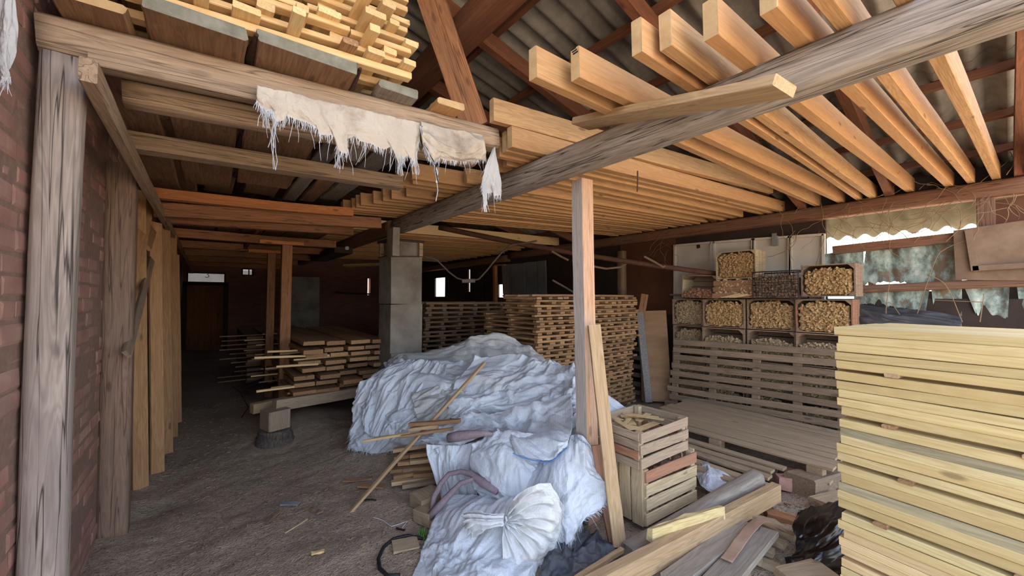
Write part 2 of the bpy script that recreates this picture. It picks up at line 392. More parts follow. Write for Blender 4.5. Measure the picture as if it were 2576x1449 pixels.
def glass_mat():
    N = NT('dusty_glass'); t = N.t; o = t.nodes['Material Output']
    tr = N.n('ShaderNodeBsdfTransparent'); tr.inputs[0].default_value = (.42, .44, .45, 1)
    gl = N.n('ShaderNodeBsdfGlossy'); gl.inputs['Roughness'].default_value = .05
    mx = N.n('ShaderNodeMixShader'); mx.inputs[0].default_value = .12
    N.l(tr.outputs[0], mx.inputs[1]); N.l(gl.outputs[0], mx.inputs[2]); N.l(mx.outputs[0], o.inputs['Surface']); return N.m
M['glass'] = glass_mat()
# ------------------------------------------------------------------ setting
XW, XR, YB = -.52, 6.15, 15.3                            # brick wall face, right wall face, back wall face
def struct(o): o['kind'] = 'structure'; return o
def ground_z(x, y):
    x = np.asarray(x, float); y = np.asarray(y, float)
    z = .018*fbm(x*2.2, y*2.2, 3, 4) + .008*fbm(x*9, y*9, 5, 3)
    z = z + .34*np.exp(-(((x-1.9)/.55)**2 + ((y-4.1)/.6)**2))          # earth heaped under the tarps
    z = z + .16*np.exp(-(((x-1.0)/.7)**2 + ((y-5.6)/.9)**2))
    z = z + .05*np.exp(-((x+.5)/.18)**2)
    return z
def build_floor():
    xs = np.linspace(-.9, 6.4, 200); ys = np.concatenate([np.linspace(-.6, 5.2, 190), np.linspace(5.3, 15.6, 70)])
    X, Y = np.meshgrid(xs, ys); Z = ground_z(X, Y)
    v = np.stack([X, Y, Z], -1).reshape(-1, 3); n = len(xs)
    f = [(j*n+i, j*n+i+1, (j+1)*n+i+1, (j+1)*n+i) for j in range(len(ys)-1) for i in range(n-1)]
    struct(mesh('floor', v, f, M['dirt'], smooth=True))
    struct(mesh('ground_yard', [(-14, -22, -.03), (26, -22, -.03), (26, -.55, -.03), (-14, -.55, -.03)], [(0, 1, 2, 3)], M['yard']))
    struct(mesh('ground_beyond', [(6.35, -.55, -.03), (26, -.55, -.03), (26, 26, -.03), (6.35, 26, -.03)], [(0, 1, 2, 3)], M['yard']))
    struct(mesh('ground_behind', [(-4, 15.5, -.03), (6.35, 15.5, -.03), (6.35, 26, -.03), (-4, 26, -.03)], [(0, 1, 2, 3)], M['yard']))
build_floor()
def roofz(x): return 2.76 + .235*(6.05 - x)              # underside of the rafters
def build_walls():
    r = random.Random(3); b = MB()
    y0, y1 = .9, 6.0; rows = 57
    for k in range(rows):
        z = -.08 + k*.08; y = y0 - (k % 2)*.13
        while y < y1:
            w = .25*r.uniform(.93, 1.05) if r.random() < .7 else .125
            p = XW + r.uniform(-.006, .004); zz = z + r.uniform(-.005, .005); hh = .070 + r.uniform(-.004, .004)
            a, c, e = y + .003, y + w - .007, .012
            j = lambda: r.uniform(-.0018, .0018)
            o = [(p-.05, a, zz), (p-.05, c, zz), (p-.05, c, zz+hh), (p-.05, a, zz+hh)]
            m = [(p-.005+j(), a, zz), (p-.005+j(), c, zz), (p-.005+j(), c, zz+hh), (p-.005+j(), a, zz+hh)]
            q = [(p+j(), a+e, zz+e), (p+j(), c-e, zz+e), (p+j(), c-e, zz+hh-e), (p+j(), a+e, zz+hh-e)]
            b.add(o+m+q, [(0, 1, 5, 4), (1, 2, 6, 5), (2, 3, 7, 6), (3, 0, 4, 7), (4, 5, 9, 8), (5, 6, 10, 9), (6, 7, 11, 10), (7, 4, 8, 11), (8, 9, 10, 11)])
            y += w
    struct(b.build('wall_left', M['brick']))
    b = MB(); b.box((XW-.1225, 3.4, 2.2), (.24, 5.2, 4.7))
    struct(b.build('wall_left_mortar', M['brickmortar']))
    b = MB(); b.box((XW-.13, 10.7, 2.2), (.26, 9.4, 4.7))
    struct(b.build('wall_left_rear', M['bricky']))
build_mortar = plain('lime_mortar', (140, 114, 100), .95, nscale=30, namt=.6, c2=(104, 82, 72), bump=.8)
M['brickmortar'] = build_mortar
build_walls()
def holed(name, mat, axis, c, a0, a1, z0, z1, holes, th=.05):
    """a wall of boards with openings: rectangles round the holes, one mesh"""
    A = sorted({a0, a1, *[min(max(h[0], a0), a1) for h in holes], *[min(max(h[1], a0), a1) for h in holes]})
    Z = sorted({z0, z1, *[min(max(h[2], z0), z1) for h in holes], *[min(max(h[3], z0), z1) for h in holes]})
    b = MB()
    for i in range(len(A)-1):
        for k in range(len(Z)-1):
            ca, cz = (A[i]+A[i+1])/2, (Z[k]+Z[k+1])/2
            if any(h[0] < ca < h[1] and h[2] < cz < h[3] for h in holes): continue
            da, dz = A[i+1]-A[i], Z[k+1]-Z[k]
            if axis == 'Y': b.box((c+th/2, ca, cz), (th, da, dz))
            else: b.box((ca, c+th/2, cz), (da, th, dz))
    return struct(b.build(name, mat))
def rect(x0, y0, x1, y1, **k):
    a, b = at(x0, y0, **k), at(x1, y1, **k); ax = 1 if 'X' in k else 0
    return (min(a[ax], b[ax]), max(a[ax], b[ax]), min(a.z, b.z), max(a.z, b.z))
hx = dict(X=XR)
h_right = [rect(1094, 700, 1119, 746, **hx), rect(1178, 678, 1182, 734, **hx), rect(1253, 716, 1266, 748, **hx),
           rect(1793, 640, 1799, 672, **hx), rect(2076, 540, 2700, 752, **hx)]
holed('wall_right', M['darkboard'], 'Y', XR, -.8, YB+.2, -.05, 2.62, h_right)
b = MB(); b.box((XR+.06, 7.4, 2.80), (.04, 16.4, .38)); struct(b.build('wall_right_upper', M['darkboard']))
hb = dict(Y=YB)
DOOR = rect(471, 716, 560, 890, **hb); TR = rect(469, 683, 568, 713, **hb); SQ = rect(608, 674, 638, 694, **hb); SL = rect(925, 700, 932, 742, **hb)
holed('wall_back', M['brickx'], 'X', YB, -.9, 6.4, -.05, 4.6, [DOOR, TR, SQ, SL], .25)
def pane(name, R, y, mull=()):
    fr = MB(); w = R[1]-R[0]; h = R[3]-R[2]; cx = (R[0]+R[1])/2; cz = (R[2]+R[3])/2
    for s in (-1, 1):
        fr.box((cx+s*(w/2-.02), y+.1, cz), (.04, .06, h)); fr.box((cx, y+.1, cz+s*(h/2-.02)), (w-.08, .06, .04))
    for t in mull: fr.box((R[0]+w*t, y+.1, cz), (.03, .05, h-.08))
    o = struct(fr.build(name, M['darkboard']))
    g = MB(); g.box((cx, y+.11, cz), (w-.07, .006, h-.07)); g.build('pane', M['glass'], o)
    return o
w1 = pane('window_1', TR, YB); pane('window_2', SQ, YB, (.62,))
# the hand-painted mark on the transom glass
cx, cz = at(521, 691, Y=YB+.08)[0], at(521, 691, Y=YB+.08)[2]
pts = [(-.045, .07), (0, .085), (.035, .06), (.03, .02), (-.005, .005), (.04, -.02), (.045, -.06), (0, -.085), (-.05, -.07)]
v, f = tube([(cx+x, YB+.10, cz+z) for x, z in pts], .012, 6); mesh('painted_three', v, f, M['twine'], w1)
d = MB(); w = DOOR[1]-DOOR[0]
for i in range(6): d.box((DOOR[0]+w*(i+.5)/6, YB+.08, (DOOR[2]+DOOR[3])/2), (w/6-.006, .05, DOOR[3]-DOOR[2]-.02))
# planks run upright: the mesh is turned so that the grain follows them
Mz = Matrix.Rotation(math.radians(-90), 4, 'Y')
dv = [Mz.inverted() @ Vector(p) for p in d.v]
door = struct(mesh('door_1', dv, d.f, M['door'], M=Mz))
v, f = tube([(DOOR[1]-.12, YB+.05, 1.0), (DOOR[1]-.12, YB-.0, 1.0), (DOOR[1]-.12, YB-.0, 1.14), (DOOR[1]-.12, YB+.05, 1.14)], .012, 6); mesh('door_handle', v, f, M['rust'], door)
bk = MB(); bk.box(((DOOR[0]+DOOR[1])/2, YB+.13, (DOOR[2]+DOOR[3])/2), (w+.1, .03, DOOR[3]-DOOR[2]+.06)); bk.build('added_backing', M['darkboard'], door)  # added board, stops daylight coming through the gaps between the door planks
fr = MB()
for s in (DOOR[0]-.06, DOOR[1]+.06): fr.box((s, YB-.02, 1.0), (.12, .06, 2.2))
fr.box(((DOOR[0]+DOOR[1])/2, YB-.02, DOOR[3]+.02), (w+.2, .06, .08)); struct(fr.build('trim_1', M['darkboard']))
b = MB(); b.box((1.5, 21, 1.6), (14, .3, 3.2)); struct(b.build('wall_neighbour', M['white']))

def build_roof():
    dx = [-.75, 1.0, 2.75, 4.5, 6.30]
    for k in range(4):
        x0, x1 = dx[k]-.08, dx[k+1]+.05; ys = np.arange(-.35, 15.6, .0221)
        xs = np.linspace(x0, x1, 5); v = []; n = len(ys)
        for lay in (0, .007):
            for x in xs:
                z = roofz(x) + .235 + .036*np.sin(ys*2*math.pi/.177) + lay + (4-k)*.004
                v += [(x, y, zz) for y, zz in zip(ys, z)]
        f = []; m = len(xs)
        for i in range(m-1):
            for j in range(n-1):
                a = i*n+j; f.append((a, a+1, a+n+1, a+n)); c = a+m*n; f.append((c+n, c+n+1, c+1, c))
        for i in (0, m-1):
            for j in range(n-1): a = i*n+j; f.append((a, a+1, a+1+m*n, a+m*n))
        struct(mesh('ceiling', v, f, M['roof'], smooth=True))
build_roof()
# battens, rafters, purlin
for i, x in enumerate((-.1, .55, 1.2, 1.95, 2.6, 3.25, 3.9, 4.55, 5.2, 5.8)):
    o = lum('roof_batten', (x, -.3, roofz(x)+.178), (x, 15.2, roofz(x)+.178), .05, .065, M['rafter'], warp=.01, seg=12)
    tag(o, ['narrow red-brown batten under the roof sheets, highest row beyond the loft pile', 'narrow red-brown batten crossing the rafters high above the loft pile',
            'narrow batten under the sheets just above the thick roof purlin', 'narrow batten first down the slope from the thick roof purlin',
            'narrow batten second down the slope from the thick roof purlin', 'narrow batten third down the slope from the thick roof purlin',
            'narrow batten fourth down the slope from the thick roof purlin', 'narrow batten fifth down the slope from the thick roof purlin',
            'narrow batten second up the slope from the dark wall plate', 'narrow batten next to the eave, just above the dark wall plate'][i], 'batten', 'roof battens')
rl = ['red-brown rafter nearest the open front, behind the last three loft boards', 'red-brown rafter seen between the loft boards above the thick plank end',
      'red-brown rafter that runs down behind the pair of loft boards with the striped end mark', 'red-brown rafter landing behind the single pale loft board on two others',
      'red-brown rafter beside the upright of the leaning brace board', 'red-brown rafter deep under the roof beyond the pillar head']
for i, y in enumerate((-.12, .79, 1.60, 2.72, 3.66, 4.60, 5.55, 6.5, 7.5, 8.5, 10, 11.5, 13)):
    o = lum('rafter', (6.12, y, roofz(6.12)+.07), (-.45, y, roofz(-.45)+.07), .075, .14, M['rafter'], warp=.012, seg=8)
    tag(o, rl[i] if i < 6 else 'dark rafter deep in the shed above the far loft boards', 'rafter', 'rafters')
tag(log('purlin', (1.55, .1, 3.655), (1.55, 9, 3.655), .105, M['rafter'], sq=.9, bumps=.02), 'thick red-brown roof purlin running under the rafters beside the brace board', 'purlin')
tag(lum('brace_board', at(1196, 322, d=2.72), at(1062, -70, d=2.62), .04, .19, M['brownbeam'], face=(-.75, -.62, -.2)), 'wide brown board propped steeply from the loft edge up to the roof', 'brace')
# main timbers
tag(log('girder', (2.03, -.35, 2.555), (2.03, 5.05, 2.565), .093, M['grey'], sq=.75, bumps=.05, seg=60, bend=.03, seed=4), 'long grey weathered beam running from the concrete pillar over the floor stacks', 'beam')
tag(log('girder', (2.0, 5.1, 2.56), (2.0, 11.5, 2.56), .09, M['plate'], sq=.75, bumps=.05, seg=40, seed=5), 'dark beam continuing behind the concrete pillar into the depth of the shed', 'beam')
tag(log('wall_plate', (6.11, -.5, 2.675), (6.11, 7.8, 2.675), .082, M['plate'], sq=.95, bumps=.02, seg=40, seed=6), 'dark red-brown wall plate carrying the ends of the loft boards', 'beam')
tag(log('wall_plate', (6.08, 7.85, 2.62), (6.08, 15.1, 2.6), .082, M['plate'], sq=.95, bumps=.02, seg=20, seed=8), 'dark wall plate in the depth above the hanging grey panels', 'beam')
tag(log('front_post', (-.452, 2.24, 0), (-.438, 2.24, 2.52), .0665, M['post'], sq=.55, bumps=.05, seg=44, seed=11, taper=.9, bend=.008), 'thick grey weathered post with long cracks standing against the brick wall', 'post')
tag(log('wall_post', (-.452, 3.72, 0), (-.452, 3.70, 2.50), .078, M['darkpost'], sq=.9, bumps=.03, seg=30, seed=12), 'squared brown post behind the thick front post, against the bricks', 'post')
tag(log('front_beam', (-.50, 2.24, 2.585), (1.60, 2.24, 2.725), .072, M['oldbeam'], sq=.92, bumps=.03, seg=36, seed=13), 'old split beam on the thick front post carrying the loft edge', 'beam')
tag(lum('ledger_board', (-.36, 2.145, 2.508), (.50, 2.145, 2.562), .03, .045, M['oldbeam'], seg=10), 'thin pale batten nailed under the front edge of the loft beam', 'batten')
tag(log('cross_beam', (-.30, 2.44, 2.52), (1.55, 2.44, 2.63), .055, M['oldbeam'], sq=.9, bumps=.03, seg=20, seed=17), 'dark beam just behind the split front beam', 'beam')
tag(lum('side_beam', (-.328, 1.97, 2.405), (-.315, 6.7, 2.37), .045, .085, M['oldbeam'], seg=14, warp=.012), 'side beam with sawn square end below the front beam, running along the brick wall', 'beam')
tag(lum('side_beam', (-.33, 6.75, 2.38), (-.33, 14.8, 2.38), .10, .12, M['brownbeam'], seg=14, warp=.012), 'far side beam along the brick wall in the dark aisle', 'beam')
cb = [(3.26, -.38, 1.33, 2.545, 2.605, .12, .105, 'oldbeam', 'grey-brown cross beam under the dark loft planks, second from the open front'),
      (4.56, -.38, 1.30, 2.50, 2.57, .09, .09, 'orange', 'orange-red cross beam under the loft planks'),
      (4.86, -.38, 1.72, 2.42, 2.54, .10, .13, 'brownbeam', 'brown cross beam meeting the top of the concrete pillar'),
      (5.60, -.38, 1.60, 2.46, 2.52, .09, .10, 'brownbeam', 'brown cross beam just behind the one on the concrete pillar'),
      (6.90, -.38, 1.70, 2.47, 2.50, .09, .12, 'brownbeam', 'brown cross beam over the two props in the aisle'),
      (8.10, -.38, 1.80, 2.46, 2.49, .09, .12, 'brownbeam', 'brown cross beam second beyond the props'),
      (9.40, -.38, 1.80, 2.46, 2.48, .09, .12, 'brownbeam', 'dim cross beam third beyond the props'),
      (10.9, -.38, 1.80, 2.46, 2.48, .09, .12, 'brownbeam', 'dim cross beam fourth beyond the props'),
      (12.6, -.38, 1.90, 2.46, 2.48, .09, .12, 'brownbeam', 'dark cross beam closest to the far door')]
for y, x0, x1, z0, z1, w, h, m, lab in cb:
    tag(lum('cross_beam', (x0, y, z0), (x1, y, z1), w, h, M[m], warp=.012, seg=10), lab, 'beam', 'cross beams of the low aisle')
tag(lum('brace_pole', at(660, 560, Y=6.3), at(610, 630, Y=8.4), .05, .07, M['rafter']), 'dark slanting brace under the aisle beams', 'brace')
# the sawn prop under the girder
tag(lum('prop_post', (2.205, 1.90, .0), (2.175, 1.915, 2.465), .112, .112, M['newpost'], face=(-.067, -1, 0), seg=14, warp=.006, rough=.0018), 'square pale sawn post standing under the long grey beam', 'post')
po = bpy.data.objects['prop_post']; po.data.materials.append(M['silver']); nm = po.matrix_basis.to_3x3()
for pl in po.data.polygons:
    if (nm @ pl.normal).dot(Vector(_R)) < -.45: pl.material_index = 1        # the side that faces the aisle has greyed
# concrete pillars
def pillar(x, y, z1, s, lab, cap=True):
    t = thing('concrete_pillar', lab, 'pillar', (x, y, 0))
    b = MB(); z = 0; r = random.Random(int(x*10))
    for k, hgt in enumerate((.9, .62, .62)):
        hgt = min(hgt, z1-.0-z)
        if hgt <= 0: break
        b.box((x+r.uniform(-.008, .008), y+r.uniform(-.008, .008), z+hgt/2), (s, s, hgt-.006), jit=.008); z += hgt
    b.build('shaft', M['concrete'], t)
    if cap:
        c = MB(); c.box((x, y, z+.10), (s*.8, s*.8, .20)); c.build('cap_block', M['concrete'], t)
        p = MB()
        for sx in (-1, 1):
            for sy in (-1, 1): p.box((x+sx*s*.46, y+sy*s*.46, z+.10), (.05, .05, .2))
        p.build('corner_block', M['oldbeam'], t)
        q = MB(); q.box((x, y, z+.215), (s*1.12, s*1.12, .03), jit=.006); q.build('top_plate', M['darkboard'], t)
        w = MB()
        for dz in (.0, .2):
            w.tube([(x+sx*s*.53, y+sy*s*.53, z+dz+random.uniform(-.02, .02)) for sx, sy in ((-1, -1), (1, -1), (1, 1), (-1, 1), (-1, -1))], .006, 5)
        w.build('wire_tie', M['rust'], t)
    return t
pillar(2.06, 5.02, 2.16, .42, 'grey concrete pillar carrying the long weathered beam')
tag(lum('pillar_stub', (1.84, 4.72, 2.12), (1.84, 4.72, 2.47), .09, .20, M['concrete']), 'short concrete stub block beside the pillar head', 'block')
pillar(1.95, 11.3, 2.46, .75, 'dark concrete pillar deep in the aisle behind the plank stack', False)
# props in the aisle
for (x, y, w, lab) in ((.865, 6.15, .125, 'brown square prop with a header piece, next to the plank stack'), (.835, 7.45, .11, 'dim slimmer prop behind the brown square prop in the aisle')):
    t = thing('aisle_prop', lab, 'post', (x, y, 0))
    lum('prop_shaft', (x, y, 0), (x+.02, y, 2.33), w, w, M['brownbeam'], parent=t, seg=8, warp=.008)
    lum('header_piece', (x-.30, y, 2.355), (x+.22, y, 2.365), .1, .05, M['orange'], parent=t)
# dark fitting with a nut-like end under the far girder, and the yellow plank behind it
t = thing('box_fitting', 'dark box-like fitting with a round pale end under the far beam', 'fitting', (1.86, 7.0, 2.42))
lum('housing', (1.86, 8.9, 2.42), (1.86, 7.0, 2.42), .30, .10, M['darkboard'], parent=t)
p = Vector((1.9, 6.99, 2.455)); v, f = tube([p, p+Vector((0, -.05, 0))], .035, 6); mesh('round_end', v, f, M['ragwhite'], t)
tag(lum('yellow_plank', at(872, 668, Y=11.0), at(990, 664, Y=9.9), .3, .05, M['stack']), 'yellowish plank glimpsed behind the concrete pillar under the roof', 'plank')
tag(lum('wall_shelf', at(845, 735, Y=15.1), at(932, 740, Y=15.1), .12, .05, M['darkboard']), 'dark narrow shelf on the far brick wall', 'shelf')
# ------------------------------------------------------------------ loft boards on the girder and the wall plate
ZG = 2.655; ZP = 2.765                                    # board undersides at the girder and at the wall plate
def joist(yl, yr, xl, xr=6.16, w=.05, h=.145, mat='joist', dz=0, lab=None, grp=None):
    k = (ZP-ZG)/(6.1-2.03); za = ZG + (xl-2.03)*k; zb = ZG + (xr-2.03)*k
    o = lum('loft_board', (xl, yl, za+h/2+dz), (xr, yr, zb+h/2+dz), w, h, M[mat], warp=.012, seg=8, rough=.0015, endmat=M['endgrain'])
    return tag(o, lab, 'board', grp)
G1_ = 'pine boards laid across the grey beam and the wall plate'
near = [  # y at the left end, y at the wall plate, x of the left end, thickness, height, label
 (-.22, -.16, 1.70, .055, .15, 'loft board closest to the open front, cut by the picture corner'),
 (.22, .02, 1.62, .055, .15, 'loft board over the thin edge of the yellow stack, second from the open front'),
 (.37, .20, 1.60, .050, .15, 'loft board third from the open front, ending beside the dry vines'),
 (.52, .33, 1.60, .060, .15, 'loft board fourth from the open front'),
 (.70, .63, 1.56, .060, .155, 'loft board with a rough dark sawn end, single one above the plank tip'),
 (.86, .93, 1.50, .055, .155, 'loft board with bark-stained end, right beside the chamfered one'),
 (.95, 1.05, 1.42, .050, .150, 'loft board with split end and black knot beside the bark-stained one'),
 (1.24, 1.22, 1.36, .055, .150, 'loft board carrying a small striped paint mark on its end'),
 (1.36, 1.46, 1.20, .055, .150, 'loft board with orange knotty side, partner of the striped-end board')]
for yl, yr, xl, w, h, lab in near:
    o = joist(yl, yr, xl, w=w, h=h, lab=lab, grp=G1_)
    if 'paint mark' in lab:
        b = MB()
        for k in range(3): b.box((xl-.001, yl-.004+k*.006, ZG+.105+k*.012), (.004, .030, .006))
        b.build('end_mark', M['black'], o)
# the bundle whose ends stick out next to the torn cloth
joist(2.12, 1.78, 1.50, xr=5.5, w=.055, h=.155, dz=.15, lab='pale loft board lying on two others beside the torn cloth', grp=G1_)
joist(2.10, 1.86, 1.64, w=.06, h=.145, lab='loft board with a bark streak below the pale one by the torn cloth', grp=G1_)
joist(2.19, 1.98, 1.66, w=.05, h=.145, lab='plain loft board beneath the pale one, next to the bark-streaked one', grp=G1_)
joist(2.30, 2.08, 1.68, w=.05, h=.145, lab='plain loft board half hidden behind the torn cloth end', grp=G1_)
dense = [2.33, 2.46, 2.58, 2.84, 2.96, 3.08, 3.20, 3.34, 3.48, 3.60, 3.72, 3.85, 3.98, 4.10, 4.22, 4.34, 4.46]
for i, y in enumerate(dense):
    yl = y + .12 + i*.028
    xl = float(np.interp(yl, [3.75, 4.1, 4.36, 4.84, 5.2], [1.60, 1.47, 1.36, 1.28, 1.28])) if yl > 3.75 else 1.38 + .05*(i % 2) if 3.05 < yl < 3.6 else 1.86
    xl += .02*((i*7) % 3)
    joist(yl, y + random.uniform(-.01, .01), xl, w=.052, h=.14, xr=6.16 - (.12 if i % 4 == 0 else 0),
          lab='pine board in the closely laid run overhead between the pale post and the pipe', grp='closely laid loft boards')
for i in range(11):
    y = 6.1 + i*.22
    joist(y + .05, y, 1.35 + .06*((i*5) % 4), w=.055, h=.15 if i else .17, mat='slat' if i == 0 else 'joist', xr=6.12 - .25*(i % 3),
          lab='pale knotty board at the front of the far loft run above the hanging cable' if i == 0 else 'pine board in the far loft run behind the concrete pillar', grp='far loft boards')
for i in range(9):
    y = 8.4 + i*.35
    joist(y, y, 1.2, w=.06, h=.14, lab='dim board of the loft run deep in the shed', grp='deep loft boards')
# the thick loose plank along the girder
tag(lum('thick_plank', at(1462, 314, d=2.55), at(1975, 212, d=1.47), .15, .042, M['beam'], roll=math.radians(-4), seg=10, warp=.01), 'thick grey-tan plank lying slantwise against the long grey beam', 'plank')
v, f = tube([at(1604, 430, d=2.62), at(1604, 456, d=2.62), at(1603, 482, d=2.62)], .005, 6)
tag(mesh('nail_hook', v, f, M['rust']), 'rusty nail sticking down from a loft board by the pale post', 'nail')
# ------------------------------------------------------------------ low loft over the aisle: planks and the slat pile
def lz(x): return 2.665 + .066*(x + .5)
lp = [ # front-left, front-right (pixels of the underside's front edge), rear y, thickness, mat, label
 ((118, -12), (318, 34), 5.3, .04, 'loft', 'brown loft plank nearest the brick wall, with a pale broken end'),
 ((352, 22), (622, 100), 4.7, .055, 'loft', 'wide stained loft plank with a mossy grey front edge'),
 ((650, 118), (905, 178), 4.5, .06, 'loft', 'wide dark loft plank with wavy grain and bark edge'),
 ((952, 222), (1052, 246), 3.3, .045, 'loftgrey', 'short grey plank end overhanging the loft edge'),
 ((1100, 262), (1168, 276), 2.9, .04, 'joist', 'small pale plank end under the brace board')]
for i, (a, c, yr, th, m, lab) in enumerate(lp):
    pa, pc = at(a[0], a[1], Z=lz(0)), at(c[0], c[1], Z=lz(.4))
    pa = at(a[0], a[1], Z=lz(pa.x)); pc = at(c[0], c[1], Z=lz(pc.x)); wd = (pc-pa).length
    yf = (pa.y+pc.y)/2; xm = (pa.x+pc.x)/2
    o = lum('loft_plank', (xm, yf, lz(xm)+th/2), (xm+.05, yr, lz(xm)+th/2-.02), wd, th, M[m], seg=14, rough=.005, cham=.008, warp=.008, endmat=M['greyend'] if i in (1, 2, 3) else M['endgrain'])
    tag(o, lab, 'plank', 'loft planks over the aisle')
    if i == 2:
        b = MB(); L = 12
        for s in (-1, 1):
            b.tube([(xm+s*(wd/2+.005)+random.uniform(-.015, .015)+.05*k/L, yf+(yr-yf)*k/L, lz(xm)+th/2+random.uniform(-.01, .01)) for k in range(L+1)], [.008] + [random.uniform(.018, .036) for _ in range(L)], 8)
        b.build('bark_edge', M['bark'], o)
for x0, x1, y0, y1, m, lab in ((-.28, -.08, 3.3, 5.4, 'loft', 'dark plank over the second aisle bay beside the brick wall'), (-.02, .22, 3.0, 5.3, 'loft', 'brown wide plank over the second aisle bay'),
        (.32, .62, 3.1, 5.2, 'loft', 'dark round-ended slab over the second aisle bay'), (.72, .86, 3.0, 5.4, 'loftgrey', 'grey narrow plank over the second aisle bay'),
        (.90, 1.06, 3.0, 5.4, 'loft', 'brown plank beside the grey one over the second aisle bay'), (1.10, 1.30, 2.7, 5.2, 'loftgrey', 'grey-edged plank closest to the grey beam over the aisle')):
    zz = lz((x0+x1)/2) + .075
    tag(lum('loft_plank', ((x0+x1)/2, y0, zz), ((x0+x1)/2, y1, zz-.01), x1-x0, .04, M[m], seg=10, rough=.006, cham=.008), lab, 'plank', 'loft planks over the aisle')
for i in range(7):
    x = -.3 + i*.28
    tag(lum('loft_plank', (x, 5.45, 2.62), (x+random.uniform(-.03, .03), 13.5, 2.60), .25, .03, M['loft'], seg=10), 'dark ceiling plank above the cross beams deep in the aisle', 'plank', 'deep aisle ceiling planks')
tag(lum('grey_block', at(1058, 296, d=2.72), at(1150, 306, d=2.62), .06, .035, M['loftgrey'], endmat=M['greyend']), 'small grey block lying on the loft beam below the brace board', 'block')
# slat pile, criss-cross, on the loft planks
def slatpile():
    r = random.Random(21); y0, y1 = 2.05, 2.95
    lab = 'short pale slat in the criss-cross pile on the loft edge'; grp = 'pale slats piled on the loft edge'
    z = lz(.2) + .085; xl = -.42; k = 0
    while z < 3.25:
        xr = .92 - .12*(z-2.75) + r.uniform(-.04, .04)
        if k % 2 == 0:
            th = r.choice((.026, .03, .036))
            for y in (y0, y0+.14, y0+.45, y0+.85):
                j = r.uniform(-.03, .02); c = r.uniform(.1, .6)
                xs = [(xl, c), (c+.01, xr)] if r.random() < .5 else [(xl, xr)]
                for (a, b) in xs:
                    jj = j + r.uniform(-.015, .015)
                    tag(lum('pile_lath', (a, y+jj, z+.066*(a-.2)), (b, y+jj+r.uniform(-.008, .008), z+.066*(b-.2)), .055, th, M['slat'], seg=2, warp=.002), lab, 'slat', grp)
        else:
            th = r.choice((.026, .03, .034)); x = xl + r.uniform(0, .12)
            while x < xr-.03:
                pr = r.uniform(-.10, .02) if r.random() < .6 else r.uniform(-.24, -.1)
                w = r.choice((.05, .07, .085, .10))
                tag(lum('pile_lath', (x, y0+pr, z+.066*(x-.2)), (x+r.uniform(-.03, .03), y1+r.uniform(-.1, .1), z+.066*(x-.2)), w, th, M['slat' if r.random() < .85 else 'mid'], seg=2, warp=.002), lab, 'slat', grp)
                x += r.choice((.13, .15, .18, .24))
        z += th + .001; k += 1
slatpile()
# ------------------------------------------------------------------ boards leaning along the brick wall
wl_ = [((347, 478), (328, 1238), 24, 'yellowish narrow board leaning on the brick wall, first behind the brown post'),
       ((372, 492), (361, 692), 26, 'short orange board hanging high on the brick wall'),
       ((395, 520), (388, 617), 24, 'short pale board nailed beside the short orange one'),
       ((384, 640), (350, 890), 14, 'thin greyish board leaning askew between the wall boards'),
       ((392, 560), (354, 1108), 26, 'tan board leaning on the wall beside the yellowish one'),
       ((412, 560), (382, 1010), 30, 'broad reddish board leaning on the wall past the tan one'),
       ((428, 590), (406, 985), 28, 'broad orange-brown board leaning on the wall near the hanging strap'),
       ((441, 640), (428, 930), 18, 'dark narrow board beyond the broad orange-brown wall board'),
       ((405, 955), (352, 1095), 30, 'grey plank slumped at the foot of the leaning wall boards')]
for i, (a, c, wp, lab) in enumerate(wl_):
    xo = -.46 + (.02*i if i < 8 else .16)
    pa, pc = at(*a, X=xo), at(*c, X=xo+.07)
    d = (Vector(_C)-pc).length
    if i in (0, 4, 5, 6, 7): pc = Vector((xo+.07, pa.y-.12-.05*i, .02))      # these stand on the ground
    if i in (1, 2, 3): pc.x = pa.x + .01
    if i == 8: pa, pc = at(405, 955, Z=.30), at(352, 1098, Z=.12)
    m = 'pallet' if i in (3, 8) else 'wallboard'
    tag(lum('leaning_board', pc, pa, .026, wp*d/980*1.1, M[m], seg=6, warp=.006, face=(.62, -.78, 0)), lab, 'board', 'boards along the brick wall')
pc = at(402, 1068, Z=.06)
tag(lum('leaning_stick', pc, at(446, 945, Z=.22), .03, .05, M['pallet']), 'grey stick lying along the foot of the brick wall', 'stick')
v, f = tube([at(437, 680, X=-.38), at(434, 720, X=-.37), at(437, 765, X=-.38), at(441, 722, X=-.37), at(437, 680, X=-.38)], .012, 6)
tag(mesh('hanging_strap', v, f, M['vine']), 'looped strap hanging from a nail on the wall boards', 'strap')
tag(lum('nailed_block', at(408, 800, X=-.38), at(408, 850, X=-.38), .1, .16, M['pallet']), 'dusty block nailed low across the leaning wall boards', 'block')
